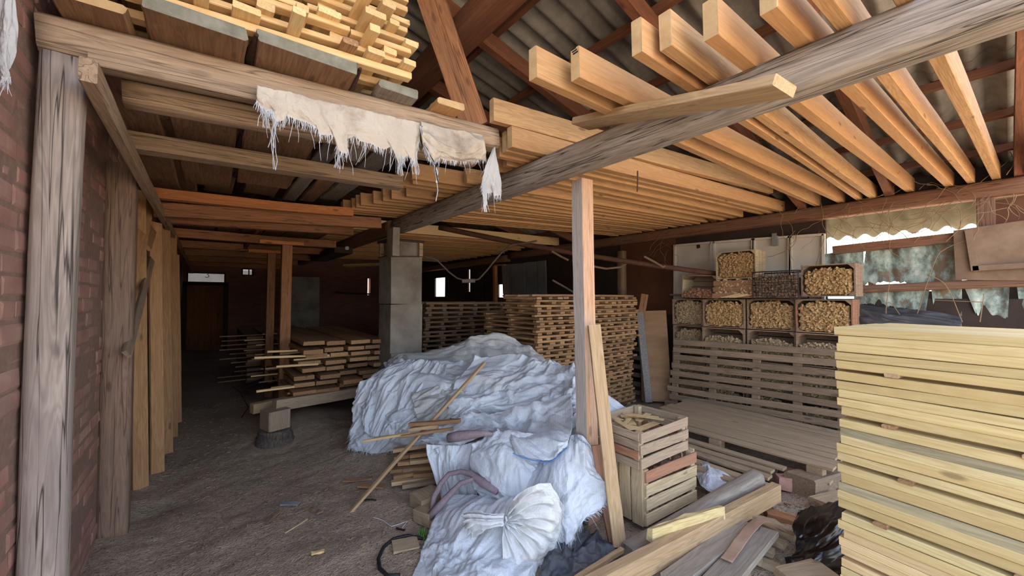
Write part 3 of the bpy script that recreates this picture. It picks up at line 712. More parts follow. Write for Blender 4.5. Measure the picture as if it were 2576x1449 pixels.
# ------------------------------------------------------------------ plank stack in the aisle
def aislestack():
    r = random.Random(5)
    x0, y0 = .98, 5.22; zb = .40
    for k in range(9):
        z = zb + k*.080; n = 4; sh = r.uniform(-.05, .05) + (8-k)*-.018
        x = x0 + sh
        for j in range(n):
            w = r.uniform(.20, .26); yo = r.uniform(-.12, .10)
            th = .048
            o = lum('stacked_plank', (x+w/2, y0+yo, z+r.uniform(-.006, .006)), (x+w/2+r.uniform(-.03, .03), y0+2.9, z), w, th, M['mid'], seg=5, warp=.008, rough=.003)
            tag(o, 'square-ended plank in the stickered stack beside the concrete pillar', 'plank', 'planks stacked in the aisle')
            x += w + r.uniform(.015, .05)
        for yy in (y0+.22, y0+1.2, y0+2.3):
            if k and r.random() < .8:
                a = r.uniform(.10, .55)
                o = lum('sticker_strip', (x0-a, yy+r.uniform(-.05, .05), z-.033), (x0+1.1, yy, z-.033), .035, .017, M['slat' if r.random() < .6 else 'dim'], seg=2)
                tag(o, 'thin strip poking out between the planks of the aisle stack', 'strip', 'strips between the aisle planks')
    tag(lum('bearer_beam', at(690, 1020, Y=4.98), at(900, 985, Y=5.25), .10, .12, M['crate']), 'pale bearer beam under the front of the aisle plank stack', 'beam')
    tag(lum('bearer_beam', at(633, 1028, Y=5.4), at(720, 1010, Y=5.5), .10, .11, M['beam']), 'short bearer end poking out beside the block on the stump', 'beam')
    p = at(693, 1050, Y=4.92)
    tag(lum('support_block', p+Vector((0, 0, -.11)), p+Vector((0, 0, .09)), .22, .22, M['crate'], cham=.01, roll=.3), 'square wood block standing on the stump under the bearer', 'block')
    g = float(ground_z(p.x, p.y))
    tag(log('stump', (p.x, p.y, g-.03), (p.x, p.y, p.z-.115), .185, M['stump'], sq=0, bumps=.10, seg=14, n=40, seed=9, taper=.86), 'dark barky stump under the square wood block', 'stump')
    for (x0_, y0_, x1_, y1_, yy, lab) in ((640, 900, 850, 893, 5.35, 'long pale strip reaching out farthest from the aisle stack'), (695, 922, 800, 916, 5.3, 'pale strip second below the long one in the aisle stack'), (645, 984, 740, 973, 5.25, 'grey strip low in the aisle stack above the bearer'), (672, 885, 800, 880, 5.5, 'pale strip just above the long one in the aisle stack')):
        tag(lum('sticker_strip', at(x0_, y0_, Y=yy), at(x1_, y1_, Y=yy), .04, .024, M['slat'], seg=2), lab, 'strip', 'strips between the aisle planks')
    r = random.Random(15)
    for k in range(11):                                   # dark stack behind
        z = .12 + k*.078
        for j in range(4):
            w = .24
            tag(lum('stacked_plank', (.72+j*.3, 8.3+r.uniform(-.2, .1), z), (.72+j*.3, 11.0, z), w, .045, M['dim'], seg=3), 'dark plank in the stack behind the aisle props', 'plank', 'planks in the dark rear stack')
        a = r.uniform(.1, .42)
        tag(lum('sticker_strip', (.62-a, 8.42, z+.036), (1.8, 8.42, z+.036), .03, .02, M['dim'], seg=2), 'thin dim strip between planks of the dark rear stack', 'strip', 'strips in the dark rear stack')
    for i in range(5):
        a = at(600+i*8, 970+i*4, Z=.22); tag(lum('bark_offcut', a, a+Vector((.5, .35, .02)), .05, .03, M['bark'], seg=4, warp=.02), 'barky offcut sticking out low beside the aisle stack', 'offcut', 'offcuts beside the aisle stack')
aislestack()
# ------------------------------------------------------------------ criss-cross slat stacks in the middle
def crisscross(x0, x1, y0, y1, z0, rows, ncol, name, lab, grp, mat, seed, pitch=.031, steps=None, nside=3, most=300):
    r = random.Random(seed); n = 0; rest = MB()
    for k in range(rows-1, -1, -1):                       # from the top row down
        z = z0 + k*pitch + r.uniform(-.002, .002); th = pitch*.9; sag = r.uniform(-.010, .003)
        xa = x0 + r.uniform(-.03, .03); xb = x1 + r.uniform(-.04, .04)
        lean = .05*math.sin(k*.12); yb = y0 + .62 if steps and k > steps else y1; P = []
        if k % 2 == 0:
            for c in range(ncol):
                x = xa + .04 + (xb-xa-.08)*c/(ncol-1) + r.uniform(-.03, .03); pr = r.uniform(-.05, .03)
                P.append(((x, y0+pr+lean, z), (x+r.uniform(-.02, .02), yb+r.uniform(-.05, .05), z), r.uniform(.06, .10), 0))
        else:
            for c in range(nside):
                y = y0 + .03 + (yb-y0-.06)*c/(nside-1) + r.uniform(-.015, .015)
                P.append(((xa-r.uniform(0, .03), y+lean, z), (xb+r.uniform(0, .03), y+lean+r.uniform(-.02, .02), z), .06, sag))
        for p, q, w, sg in P:
            if n < most:
                tag(lum(name, p, q, w, th, M[mat], seg=4, warp=.004, bow=sg), lab, 'slat', grp); n += 1
            else: rest.beam(p, q, w, th)
    if rest.v: tag(rest.build(name, M[mat]), 'lower courses of the same criss-cross slat stack down to the ground', 'slat', None, 'stuff')
crisscross(3.14, 5.16, 3.52, 4.60, .05, 52, 12, 'stack_lath', 'short brown slat in the tall criss-cross stack behind the pale post', 'slats of the tall criss-cross stack', 'mid', 2, steps=43)
crisscross(3.0, 4.9, 6.2, 8.3, .06, 36, 7, 'dark_stack_lath', 'dark slat in the dim low stack behind the concrete pillar', 'slats of the dim stack', 'dim', 4, pitch=.0415, nside=4)
# ------------------------------------------------------------------ yellow board stack on the right
def ystack():
    r = random.Random(31); u = Vector((-.156, -.988, 0)); s = Vector((.988, -.156, 0)); o0 = Vector((2.50, .53, 0))
    z = 1.456; i = 0; L = 1.75
    pl = 'board of the tall pale yellow stack, its long edge showing'
    while z > .03:
        th = .0405 + r.uniform(-.002, .002); z -= th + .0014
        a = r.uniform(-.012, .012); e = o0 + s*(.065 + r.uniform(-.004, .006)) + u*a
        p0 = e + Vector((0, 0, z+th/2)); p1 = e + u*L + Vector((0, 0, z+th/2+r.uniform(-.002, .002)))
        if i == 0: lab = 'topmost front board of the tall pale yellow stack'
        else: lab = pl
        m = 'stackdark' if i in (11, 17, 24) else 'stack'
        if z < .42 and r.random() < .6: m = 'slat'
        tag(lum('stack_board', p0, p1, .13, th, M[m], seg=6, warp=.003, cham=.003), lab, 'board', 'boards of the yellow stack')
        if i in (0,):
            for k in range(1, 5):
                tag(lum('stack_board', p0+s*.136*k+u*r.uniform(-.02, .02), p1+s*.136*k, .13, th, M['stack'], seg=6, warp=.003), 'board on the top layer of the yellow stack behind the front edge', 'board', 'top boards of the yellow stack')
        i += 1
        if i % 5 == 0:
            z -= .019
            for t in ((.22, .62, 1.1) if i % 10 else (.17, .58, 1.15)):
                t += r.uniform(-.03, .03); q = o0 + u*t + s*-r.uniform(.0, .018) + Vector((0, 0, z+.0095))
                tag(lum('spacer_strip', q, q+s*.62, .05, .0185, M['mid' if r.random() < .5 else 'beam'], seg=2), 'small spacer strip end between the boards of the yellow stack', 'strip', 'spacers of the yellow stack')
ystack()
# ------------------------------------------------------------------ crates of offcuts along the wall
def chips(name, y0, y1, z0, z1, x, n, mat, lab, seed, heap=.04, small=1., group=None):
    r = random.Random(seed); b = MB()
    b.box((x+.09, (y0+y1)/2, (z0+z1-heap)/2), (.12, y1-y0-.01, z1-z0-heap))
    for k in range(n):
        y = r.uniform(y0+.012, y1-.012); t = (y-y0)/(y1-y0)
        top = z1 - heap*(1-math.sin(math.pi*t)**.6)*1.4 + r.uniform(-.012, .012)
        zz = r.uniform(z0+.01, top); R_ = Matrix.Rotation(r.uniform(-1.4, 1.4), 3, 'X') @ Matrix.Rotation(r.uniform(-.7, .7), 3, 'Y') @ Matrix.Rotation(r.uniform(-.7, .7), 3, 'Z')
        b.box((x+.028+r.uniform(-.022, .016), y, zz), (r.uniform(.03, .06), r.uniform(.016, .036)*small, r.uniform(.010, .022)*small), R_.to_4x4())
    o = b.build(name, M[mat]); return tag(o, lab, 'offcuts', group, 'stuff')
def crate(y0, y1, z0, z1, x0, x1, mat, lab, group='crates of offcuts by the wall', tilt=0., mats2=None):
    t = thing('wooden_crate', lab, 'crate', ((x0+x1)/2, (y0+y1)/2, z0), group)
    def put(nm, b, m):
        c = Vector(((x0+x1)/2, (y0+y1)/2, z0)); R_ = Matrix.Rotation(tilt, 3, 'X')
        v = [c + R_ @ (Vector(p)-c) for p in b.v]; mesh(nm, v, b.f, M[m], t)
    D = x1-x0
    for s, y in ((1, y0), (-1, y1)):
        b = MB()
        for k in range(3): b.box((x0+D*(k+.5)/3, y+s*.007, (z0+z1)/2), (D/3-.010, .013, z1-z0), jit=.001)
        put('end_panel', b, mats2 or mat)
    for s, z in ((1, z0), (-1, z1)):
        b = MB()
        for k in range(3): b.box((x0+D*(k+.5)/3, (y0+y1)/2, z+s*.006), (D/3-.014, y1-y0-.03, .011), jit=.001)
        put('long_side', b, mat)
    b = MB()
    for k in range(4): b.box((x1-.005, (y0+y1)/2, z0+(z1-z0)*(k+.5)/4), (.009, y1-y0-.03, (z1-z0)/4-.012))
    put('base', b, mat)
    for yy, sy in ((y0+.013, 1), (y1-.013, -1)):
        for zz, sz in ((z0+.012, 1), (z1-.012, -1)):
            b = MB(); q = .05
            v = [(x0+.002, yy, zz), (x0+.002, yy+sy*q, zz), (x0+.002, yy, zz+sz*q), (x1-.01, yy, zz), (x1-.01, yy+sy*q, zz), (x1-.01, yy, zz+sz*q)]
            f = [(0, 1, 2), (5, 4, 3), (0, 3, 4, 1), (1, 4, 5, 2), (2, 5, 3, 0)]
            if sy*sz > 0: f = [tuple(reversed(a)) for a in f]
            b.add(v, f); put('corner_block', b, mat)
    return t
rowsz = [(.02, .40), (.41, .79), (.80, 1.185), (1.195, 1.585)]
rown = ['lowest row behind the pallet', 'second row behind the pallet', 'row just above the pallet', 'second row above the pallet']
cols = [(3.22, 2.72, 5.70), (2.705, 2.155, 5.60), (2.13, 1.59, 5.60), (1.575, 1.045, 5.58)]
coln = ['beside the leaning board', 'second from the leaning board', 'third from the leaning board', 'closest to the yellow stack']
k = 0
for i, (z0, z1) in enumerate(rowsz):
    for j, (ya, yb, xf) in enumerate(cols):
        k += 1; dx = random.uniform(-.02, .02) + (i*.012 if i > 1 else 0)
        m = 'cratedim'
        crate(yb, ya, z0, z1, xf+dx, xf+dx+.36, m, 'crate of offcuts in the %s, %s' % (rown[i], coln[j]), mats2='cratered' if (i == 3 and j == 3) else None)
        chips('wood_offcuts', yb+.03, ya-.03, z0+.02, z1-.035-(.03 if i < 3 else .0)-(.05 if i == 2 and j > 0 else 0), xf+dx+.02, 620 if i > 1 else 300, 'chip' if (i == 3 and j in (1, 2)) or j == 3 and i == 3 else 'chipgrey',
              'pale offcuts filling the crate in the %s, %s' % (rown[i], coln[j]), 100+k, group='offcuts in the crates')
crate(2.50, 3.00, 1.605, 1.93, 5.60, 5.92, 'cratedim', 'nearly empty tilted crate with a few sticks on the crate wall', tilt=.05, mats2='cratepale')
chips('wood_offcuts', 2.54, 2.96, 1.62, 1.73, 5.58, 170, 'cratered', 'reddish sticks lying in the nearly empty tilted crate', 201, .05, 1.3, 'offcuts in the crates')
crate(1.99, 2.49, 1.86, 2.235, 5.58, 5.93, 'cratepale', 'topmost upright crate of offcuts against the white panels', mats2='cratepale')
chips('wood_offcuts', 2.02, 2.46, 1.88, 2.20, 5.60, 700, 'chip', 'honey coloured offcuts in the topmost crate', 202, .02, .85, 'offcuts in the crates')
crate(1.0, 1.49, 1.62, 1.985, 5.52, 5.88, 'cratedim', 'brown crate of bright offcuts high up near the green sheets')
chips('wood_offcuts', 1.03, 1.46, 1.64, 1.93, 5.53, 640, 'chip', 'bright offcuts in the brown crate near the green sheets', 203, .03, .9, 'offcuts in the crates')
t = thing('wooden_crate', 'crate turned with its slatted bottom outwards under the topmost crate', 'crate', (5.6, 2.25, 1.6), 'crates of offcuts by the wall')
for i in range(3): lum('slat', (5.555, 2.53-.01*i, 1.635+i*.083), (5.555, 1.985, 1.64+i*.083), .012, .066, M['cratered'], parent=t)
b = MB()
for y in (2.50, 2.02): b.box((5.74, y, 1.725), (.34, .014, .24))
b.build('end_panel', M['cratedim'], t)
chips('wood_offcuts', 2.03, 2.49, 1.61, 1.84, 5.56, 260, 'slat', 'pale offcuts showing between the slats of the turned crate', 204, .0, 1., 'offcuts in the crates')
for i in range(4):
    tag(lum('short_stick', (5.49, 2.38-.05*i, 1.61), (5.52, 2.16-.05*i, 1.66-.005*i), .02, .012, M['slat'], seg=2), 'pale stick resting in front of the turned crate', 'stick', 'sticks before the turned crate')
# dark basket with netting
t = thing('net_basket', 'dark wire basket of offcuts under old netting on the crate wall', 'basket', (5.65, 1.76, 1.6))
b = MB(); y0, y1, z0, z1, x0, x1 = 1.51, 2.0, 1.60, 1.93, 5.50, 5.86
for x in (x0, x1):
    b.tube([(x, y0, z0), (x, y1, z0), (x, y1, z1), (x, y0, z1), (x, y0, z0)], .009, 6)
for y in (y0, y1):
    for z in (z0, z1): b.tube([(x0, y, z), (x1, y, z)], .008, 6)
b.build('frame', M['net'], t)
b = MB(); r = random.Random(9)
for i in range(15):
    y = y0+(y1-y0)*i/14; b.tube([(x0-.004+r.uniform(-.01, .01), y+r.uniform(-.012, .012), z0+(z1-z0)*q/5) for q in range(6)], .0026, 4)
for i in range(11):
    z = z0+(z1-z0)*i/10; b.tube([(x0-.006+r.uniform(-.01, .01), y0+(y1-y0)*q/6, z+r.uniform(-.012, .012)) for q in range(7)], .0026, 4)
b.build('netting', M['net'], t)
chips('wood_offcuts', 1.53, 1.98, 1.61, 1.88, 5.53, 520, 'cratedim', 'dull brown offcuts under the netting of the dark basket', 205, .03, 1., 'offcuts in the crates')
# ------------------------------------------------------------------ pallets
def leanpallet():
    t = thing('leaning_pallet', 'grey-brown long pallet of horizontal slats leaning on the crates', 'pallet', (5.45, 2.1, 0))
    def P(y, z): return Vector((5.36 + .10*z + (.12 if y < 2 else 0)*0 + (3.1-y)*.06, y, z))
    r = random.Random(2)
    for k in range(9):
        z = .06 + k*.112
        o = lum('deck_board', P(3.13-.012*k+r.uniform(-.04, .02), z), P(1.10+r.uniform(-.01, .01), z+.03), .022, .076, M['pallet'], parent=t, seg=8, warp=.012)
    for y in (3.02, 2.50, 1.98, 1.55, 1.14):
        lum('stringer', P(y, .02)+Vector((.035, 0, 0)), P(y, 1.01)+Vector((.035, 0, 0)), .09, .04, M['pallet'], parent=t, roll=math.pi/2)
    lum('edge_post', P(1.09, .0)+Vector((.07, 0, 0)), P(1.09, 1.0)+Vector((.07, 0, 0)), .10, .05, M['pallet'], parent=t)
leanpallet()
def flatpallet(x0, x1, y0, y1, z, n, mat, lab, skew=0, seed=1, fill=.86):
    t = thing('floor_pallet', lab, 'pallet', ((x0+x1)/2, (y0+y1)/2, 0)); r = random.Random(seed)
    w = (x1-x0)/n
    for k in range(n):
        x = x0 + w*(k+.5)
        lum('deck_board', (x, y0+r.uniform(-.04, .04)+skew*k, z), (x+.02, y1+r.uniform(-.05, .03), z+r.uniform(-.004, .004)), w*(fill+r.uniform(-.06, .06)), .022, M[mat], parent=t, seg=6, warp=.008)
    for y in (y0+.10, (y0+y1)/2, y1-.12):
        for x in (x0+.06, (x0+x1)/2, x1-.08):
            lum('block', (x-.05, y, z-.06), (x+.05, y, z-.06), .11, .095, M[mat], parent=t, seg=1)
    for x in (x0+.06, (x0+x1)/2, x1-.08): lum('bottom_board', (x, y0, z-.12), (x, y1, z-.12), .10, .02, M[mat], parent=t)
    return t
flatpallet(4.02, 5.25, .92, 2.75, .20, 9, 'flat', 'dusty slatted pallet lying flat before the leaning pallet', seed=4)
flatpallet(3.25, 3.98, 1.22, 2.75, .145, 5, 'flat', 'lower dusty pallet on the ground beside the two stacked crates', seed=6, fill=.62)
tag(lum('timber_baulk', at(2010, 1222, d=3.15), at(2135, 1182, d=3.75), .22, .15, M['pallet'], cham=.012), 'thick short timber baulk at the corner of the flat pallet', 'baulk')
b = MB(); p = at(1972, 1213, Z=.06); b.box(p, (.12, .1, .10), Matrix.Rotation(.5, 4, 'Z'), jit=.012); tag(b.build('loose_brick', M['redbrick']), 'broken pinkish brick beside the timber baulk', 'brick')
# ------------------------------------------------------------------ two crates in the middle
def bigcrate(o, ux, uy, Lx, Ly, Hh, nx, lab, mats, vertical=False, nl=4):
    t = thing('slatted_crate', lab, 'crate', o); O = Vector(o); X = Vector(ux).normalized(); Y = Vector(uy).normalized(); r = random.Random(nx+int(Hh*100))
    Zv = Vector((0, 0, 1))
    for cx in (.025, Lx-.025):
        for cy in (.025, Ly-.025): lum('corner_post', O+X*cx+Y*cy, O+X*cx+Y*cy+Zv*(Hh-.01), .045, .045, M['cratepale'], parent=t, seg=1)
    h = Hh/nx
    for k in range(nx):
        z = h*(k+.5)
        for f, yy in ((0, -.008), (1, Ly+.008)):
            lum('side_slat', O+Y*yy+Zv*(z+r.uniform(-.004, .004)), O+X*Lx+Y*yy+Zv*(z+r.uniform(-.006, .006)), .013, h*.81, M[mats[k % len(mats)]], parent=t, seg=4, warp=.004)
    for xx in (-.008, Lx+.008):
        if vertical:
            w = Ly/nl
            for k in range(nl):
                lum('end_slat', O+X*xx+Y*(w*(k+.5)), O+X*xx+Y*(w*(k+.5))+Zv*Hh, .013, w*.84, M['cratepale'], parent=t, seg=3)
        else:
            hh = Hh/nl
            for k in range(nl): lum('end_slat', O+X*xx+Zv*hh*(k+.5), O+X*xx+Y*Ly+Zv*hh*(k+.5), .013, hh*.84, M[('crate', 'cratered', 'crate', 'crate')[k % 4]], parent=t, seg=3)
    b = MB(); c = O+X*Lx/2+Y*Ly/2+Zv*.012
    Rm = Matrix((X, Y, Zv)).transposed().to_4x4(); b.box(c, (Lx-.03, Ly-.03, .014), Rm); b.build('bottom', M['crate'], t)
    return t
ux, uy = (.998, -.06, 0), (.06, .998, 0)
bigcrate((2.375, 1.55, .045), ux, uy, .62, .42, .385, 4, 'pale slatted crate standing below the reddish grey one', ['cratepale', 'cratepale', 'cratepale', 'cratered'], True, 4)
ux2, uy2 = (.985, -.02, 0), (.02, .985, 0)
bigcrate((2.335, 1.56, .435), ux2, uy2, .60, .44, .255, 3, 'reddish grey slatted crate on top of the pale one beside the leaning planks', ['crate'], False, 4)
b = MB(); r = random.Random(6)
for k in range(14):
    b.box((2.36+r.uniform(.06, .5), 1.6+r.uniform(.05, .36), .635+r.uniform(-.01, .045)), (r.uniform(.12, .3), r.uniform(.03, .07), .003), Matrix.Rotation(r.uniform(0, 3), 4, 'Z') @ Matrix.Rotation(r.uniform(-.12, .12), 4, 'X'))
tag(b.build('wood_shavings', M['slat']), 'thin wood shavings heaped in the reddish grey crate', 'shavings', None, 'stuff')
b = MB(); b.box((2.63, 1.77, .20), (.5, .32, .28)); 
for k in range(160): b.box((2.42+r.uniform(0, .5), 1.575+r.uniform(0, .03), .07+r.uniform(0, .3)), (r.uniform(.03, .07), .03, .02), Matrix.Rotation(r.uniform(-1, 1), 4, 'Y'))
for k in range(90): b.box((2.40+r.uniform(0, .03), 1.6+r.uniform(0, .33), .07+r.uniform(0, .3)), (.03, r.uniform(.03, .07), .02), Matrix.Rotation(r.uniform(-1, 1), 4, 'X'))
tag(b.build('wood_offcuts', M['cratedim']), 'offcuts seen through the slats of the pale lower crate', 'offcuts', None, 'stuff')
for k, (x, y) in enumerate(((2.42, 1.60), (2.95, 1.58), (2.45, 1.93), (2.95, 1.92))): pass
# leaning planks beside the prop
tag(lum('leaning_plank', at(1558, 1374, d=2.46), at(1493, 818, d=2.74), .04, .085, M['beam'], seg=8, warp=.006, face=(-.6, -.8, 0)), 'pale plank leaning between the sawn post and the crates', 'plank')
tag(lum('leaning_plank', at(1546, 1378, d=2.53), at(1497, 1120, d=2.72), .04, .06, M['cratered'], seg=6, face=(-.6, -.8, 0)), 'shorter pinkish stick behind the pale leaning plank', 'plank')
# ------------------------------------------------------------------ timbers on the ground at the right
tag(lum('long_beam', at(1953, 1237, d=2.92), at(1440, 1512, d=1.86), .065, .125, M['beam'], seg=8), 'long pale squared beam lying across the other timbers', 'beam')
tag(log('grey_beam', at(1905, 1203, d=3.0), at(1580, 1396, d=2.36), .058, M['greyplank'], sq=.75, bumps=.05, seed=3), 'grey squared beam lying behind the long pale one', 'beam')
tag(lum('yellow_slab', at(1634, 1346, d=2.27), at(1815, 1284, d=2.52), .05, .085, M['stack'], seg=6, wane=.012, rough=.004), 'short yellowish barkless slab between the two crates and the long beam', 'slab')
tag(lum('grey_plank', at(1690, 1462, Z=.115), at(1878, 1318, Z=.105), .13, .03, M['greyplank'], roll=-.1), 'wide grey plank lying under the long pale beam', 'plank')
tag(lum('grey_plank', at(1795, 1482, Z=.125), at(1925, 1335, Z=.118), .15, .032, M['greyplank'], roll=-.1), 'wide grey plank lying on the small slats beside the black bag', 'plank')
ends = ((2000, 1352, 2.52), (1975, 1372, 2.42), (1946, 1393, 2.33), (1916, 1412, 2.25), (1962, 1432, 2.30), (1886, 1446, 2.15))
for i, (px, py, d) in enumerate(ends):
    q = at(px, py, Z=.065 if i != 4 else .03); e = at(px-150, py-62, Z=.065 if i != 4 else .03)
    tag(lum('short_lath', e, q, .062, .036, M['flat'], seg=3), 'pale grey slat end jutting under the grey plank, %s from the bag' % ('nearest', 'second', 'third', 'fourth', 'low and fifth', 'sixth')[i], 'slat', 'slats under the grey plank')
for i in range(3):
    a = at(1915-55*i, 1325+28*i, Z=.09); c = at(1790-70*i, 1465+20*i, Z=.09)
    tag(lum('short_lath', a+Vector((0, 0, -.07)), c+Vector((0, 0, -.05)), .06, .03, M['flat']), 'hidden bearer slat below the grey plank pile', 'slat', 'bearers under the grey planks')
tag(lum('wood_block', at(1978, 1462, d=2.08), at(2082, 1440, d=2.12), .17, .06, M['flat'], cham=.01), 'dusty cut board end lying before the black bag', 'block')
tag(lum('thin_stick', at(1428, 1470, d=1.98), at(1566, 1384, d=2.33), .028, .03, M['beam']), 'thin pale stick lying on the dark film by the sacks', 'stick')
tag(lum('reddish_board', at(1925, 1290, d=2.85), at(2085, 1338, d=2.72), .10, .05, M['brownbeam']), 'reddish board half buried behind the long beam end', 'board')
tag(lum('short_board', at(1850, 1285, d=2.7), at(1960, 1318, d=2.75), .08, .03, M['flat']), 'dusty short board under the end of the long beam', 'board')
tag(lum('short_board', at(2060, 1262, d=2.9), at(2128, 1245, d=3.1), .14, .02, M['flat']), 'dusty board scrap behind the black bag', 'board')
# ------------------------------------------------------------------ boards leaning beyond the tall stack
tag(lum('leaning_board', at(1652, 1010, X=5.36), at(1640, 782, X=5.60), .03, .42, M['board'], face=(-.85, -.5, .1), seg=3), 'wide brown board leaning between the tall slat stack and the pallet', 'board')
tag(lum('chipboard_strip', at(1630, 1012, X=5.20), at(1609, 785, X=5.40), .05, .11, M['chipboard'], seg=3, face=(-.5, -.85, 0)), 'grey speckled board edge beside the wide brown leaning board', 'board')
tag(lum('upright_offcut', at(1612, 800, X=5.48), at(1622, 740, X=5.52), .03, .11, M['brownbeam'], seg=2, face=(-.85, -.5, 0)), 'small upright board end above the grey speckled board', 'board')
for i in range(6):
    q = at(1618, 880+22*i, X=5.55); tag(lum('dark_plank', q+Vector((0, .05, 0)), q+Vector((.0, .7, 0)), .03, .07, M['pallet'], seg=3), 'dark plank in the row behind the grey speckled board', 'plank', 'dark planks by the tall stack')
# ------------------------------------------------------------------ the right wall's panels
def wpanel(name, px, mat, lab, cat, X=XR-.02, th=.025, parent=None):
    P = [at(x, y, X=X) for x, y in px]; n = len(P)
    v = [p for p in P] + [p + Vector((th, 0, 0)) for p in P]
    f = [tuple(range(n)), tuple(range(2*n-1, n-1, -1))] + [(i, i+n, (i+1) % n+n, (i+1) % n) for i in range(n)]
    return tag(mesh(name, v, f, M[mat], parent), lab, cat)
wpanel('fibreboard_sheet', [(1560, 615), (1698, 600), (1698, 790), (1560, 800)], 'fibre', 'dark brown fibreboard on the wall beyond the white panels', 'panel')
xs = (1697, 1792, 1896, 1988, 2074); tops = (612, 604, 596, 590, 584)
wl2 = ['white panel with a dark knot hole next to the brown fibreboard', 'white panel behind the topmost crate', 'white panel with a small metal bracket, third from the fibreboard', 'white panel next to the green sheets']
for i in range(4):
    g = 4 if i == 1 else 1
    o = wpanel('wall_sheet', [(xs[i]+g, tops[i]+4), (xs[i+1]-2, tops[i+1]+4), (xs[i+1]-2, 790), (xs[i]+g, 790)], 'white', wl2[i], 'panel', X=XR-.03)
    o['group'] = 'white panels on the wall'
    e = MB()
    for a, c in (((xs[i]+g, tops[i]+4), (xs[i]+g, 790)), ((xs[i+1]-2, tops[i+1]+4), (xs[i+1]-2, 790)), ((xs[i]+g, tops[i]+6), (xs[i+1]-2, tops[i+1]+6))):
        e.beam(at(*a, X=XR-.045), at(*c, X=XR-.045), .045, .03)
    e.build('edge_strip', M['white'], o)
    if i == 0:
        k = at(1757, 618, X=XR-.035); h = MB(); h.box(k, (.012, .05, .075), jit=.01); h.build('dark_hole', M['darkboard'], o)
    if i == 2:
        k = at(1950, 606, X=XR-.06); h = MB(); h.box(k, (.05, .07, .13)); h.box(k+Vector((-.03, 0, .05)), (.02, .05, .10)); h.build('metal_bracket', M['greypanel'], o)
lum('ledge', at(1690, 742, X=XR-.08), at(1800, 745, X=XR-.08), .12, .03, M['cratedim'])['label'] = 'narrow dark ledge below the white panels'
bpy.data.objects['ledge']['category'] = 'ledge'
# corrugated green sheets (ragged), rails, the dusty framed panel, the low eave sheet
def ragged(name, top, bot, mat, lab, cat, X, amp=.005, per=.11, nu=90, nv=24, seed=0):
    A = np.array([at(*p, X=X) for p in top]); B = np.array([at(*p, X=X) for p in bot]); u = np.linspace(0, 1, nu)
    la, lb = np.linspace(0, 1, len(A)), np.linspace(0, 1, len(B))
    TA = np.stack([np.interp(u, la, A[:, k]) for k in range(3)], 1); TB = np.stack([np.interp(u, lb, B[:, k]) for k in range(3)], 1)
    TB[:, 2] += .03*fbm(u*14, u*0, seed, 3)
    t = np.linspace(0, 1, nv)[:, None, None]; G = TA[None]*(1-t) + TB[None]*t
    G[..., 0] += amp*np.sin(G[..., 1]*2*math.pi/per) + .05*fbm(G[..., 1]*3, G[..., 2]*1.5, seed+4, 3)
    v0 = G.reshape(-1, 3); v1 = v0 + np.array([.006, 0, 0]); v = np.concatenate([v0, v1]); N = nu*nv
    f = []
    for j in range(nv-1):
        for i in range(nu-1):
            a = j*nu+i; f.append((a, a+1, a+nu+1, a+nu)); f.append((N+a+nu, N+a+nu+1, N+a+1, N+a))
    return tag(mesh(name, v, f, M[mat], smooth=True), lab, cat)
ragged('green_sheet', [(2072, 640), (2120, 632), (2172, 628)], [(2070, 745), (2120, 735), (2175, 742)], 'green', 'narrow green peeling sheet next to the white panels', 'sheet', XR-.03, seed=1)
ragged('green_sheet', [(2178, 628), (2250, 618), (2330, 612), (2420, 608)], [(2165, 716), (2240, 708), (2320, 716), (2420, 712)], 'green', 'wide green peeling sheet with small holes under the bright gap', 'sheet', XR-.02, seed=2)
ragged('green_sheet', [(2150, 722), (2240, 722), (2340, 722)], [(2150, 765), (2200, 764), (2260, 776), (2330, 782)], 'green', 'ragged green sheet below the dark rail next to the crates', 'sheet', XR-.0, seed=3)
ragged('green_sheet', [(2343, 722), (2420, 720)], [(2350, 785), (2385, 800), (2420, 796)], 'green', 'ragged narrow green sheet below the rail, second from the crates', 'sheet', XR+.01, seed=4)
ragged('green_sheet', [(2425, 720), (2540, 720)], [(2455, 790), (2480, 802), (2535, 800)], 'green', 'ragged green sheet below the rail near the picture border, above the yellow stack', 'sheet', XR-.0, seed=5)
ragged('green_sheet', [(2558, 718), (2640, 716)], [(2568, 796), (2590, 800), (2640, 800)], 'green', 'green sheet below the rail cut by the picture border', 'sheet', XR-.0, seed=6)
wpanel('backing_board', [(2040, 765), (2640, 700), (2640, 860), (2040, 900)], 'darkboard', 'dark board behind the ragged lower green sheets', 'board', X=XR+.12)
tag(lum('wall_rail', at(2096, 630, X=XR-.08), at(2402, 598, X=XR-.08), .06, .10, M['plate'], seg=8), 'dark red-brown rail under the bright gap', 'rail')
tag(log('wall_rail', at(2160, 728, X=XR-.09), at(2640, 706, X=XR-.09), .045, M['plate'], sq=.6, seed=23), 'dark rail across the middle of the green sheets', 'rail')
tag(lum('wall_stud', at(2185, 640, X=XR+.06), at(2200, 760, X=XR+.06), .06, .06, M['rafter']), 'reddish stud between the green sheets', 'stud')
tag(lum('wall_stud', at(2480, 500, X=XR-.05), at(2480, 590, X=XR-.05), .10, .12, M['plate']), 'short dark stud between the wall plate and the dusty framed panel', 'stud')
o = wpanel('framed_board', [(2398, 580), (2640, 545), (2640, 706), (2404, 704)], 'dusty', 'dusty old framed board hung over the green sheets', 'panel', X=XR-.16, th=.03)
e = MB()
for a, c, w in (((2436, 578), (2453, 681), .05), ((2447, 676), (2640, 664), .05)): e.beam(at(*a, X=XR-.18), at(*c, X=XR-.18), .04, w)
e.build('moulding', M['dusty'], o)
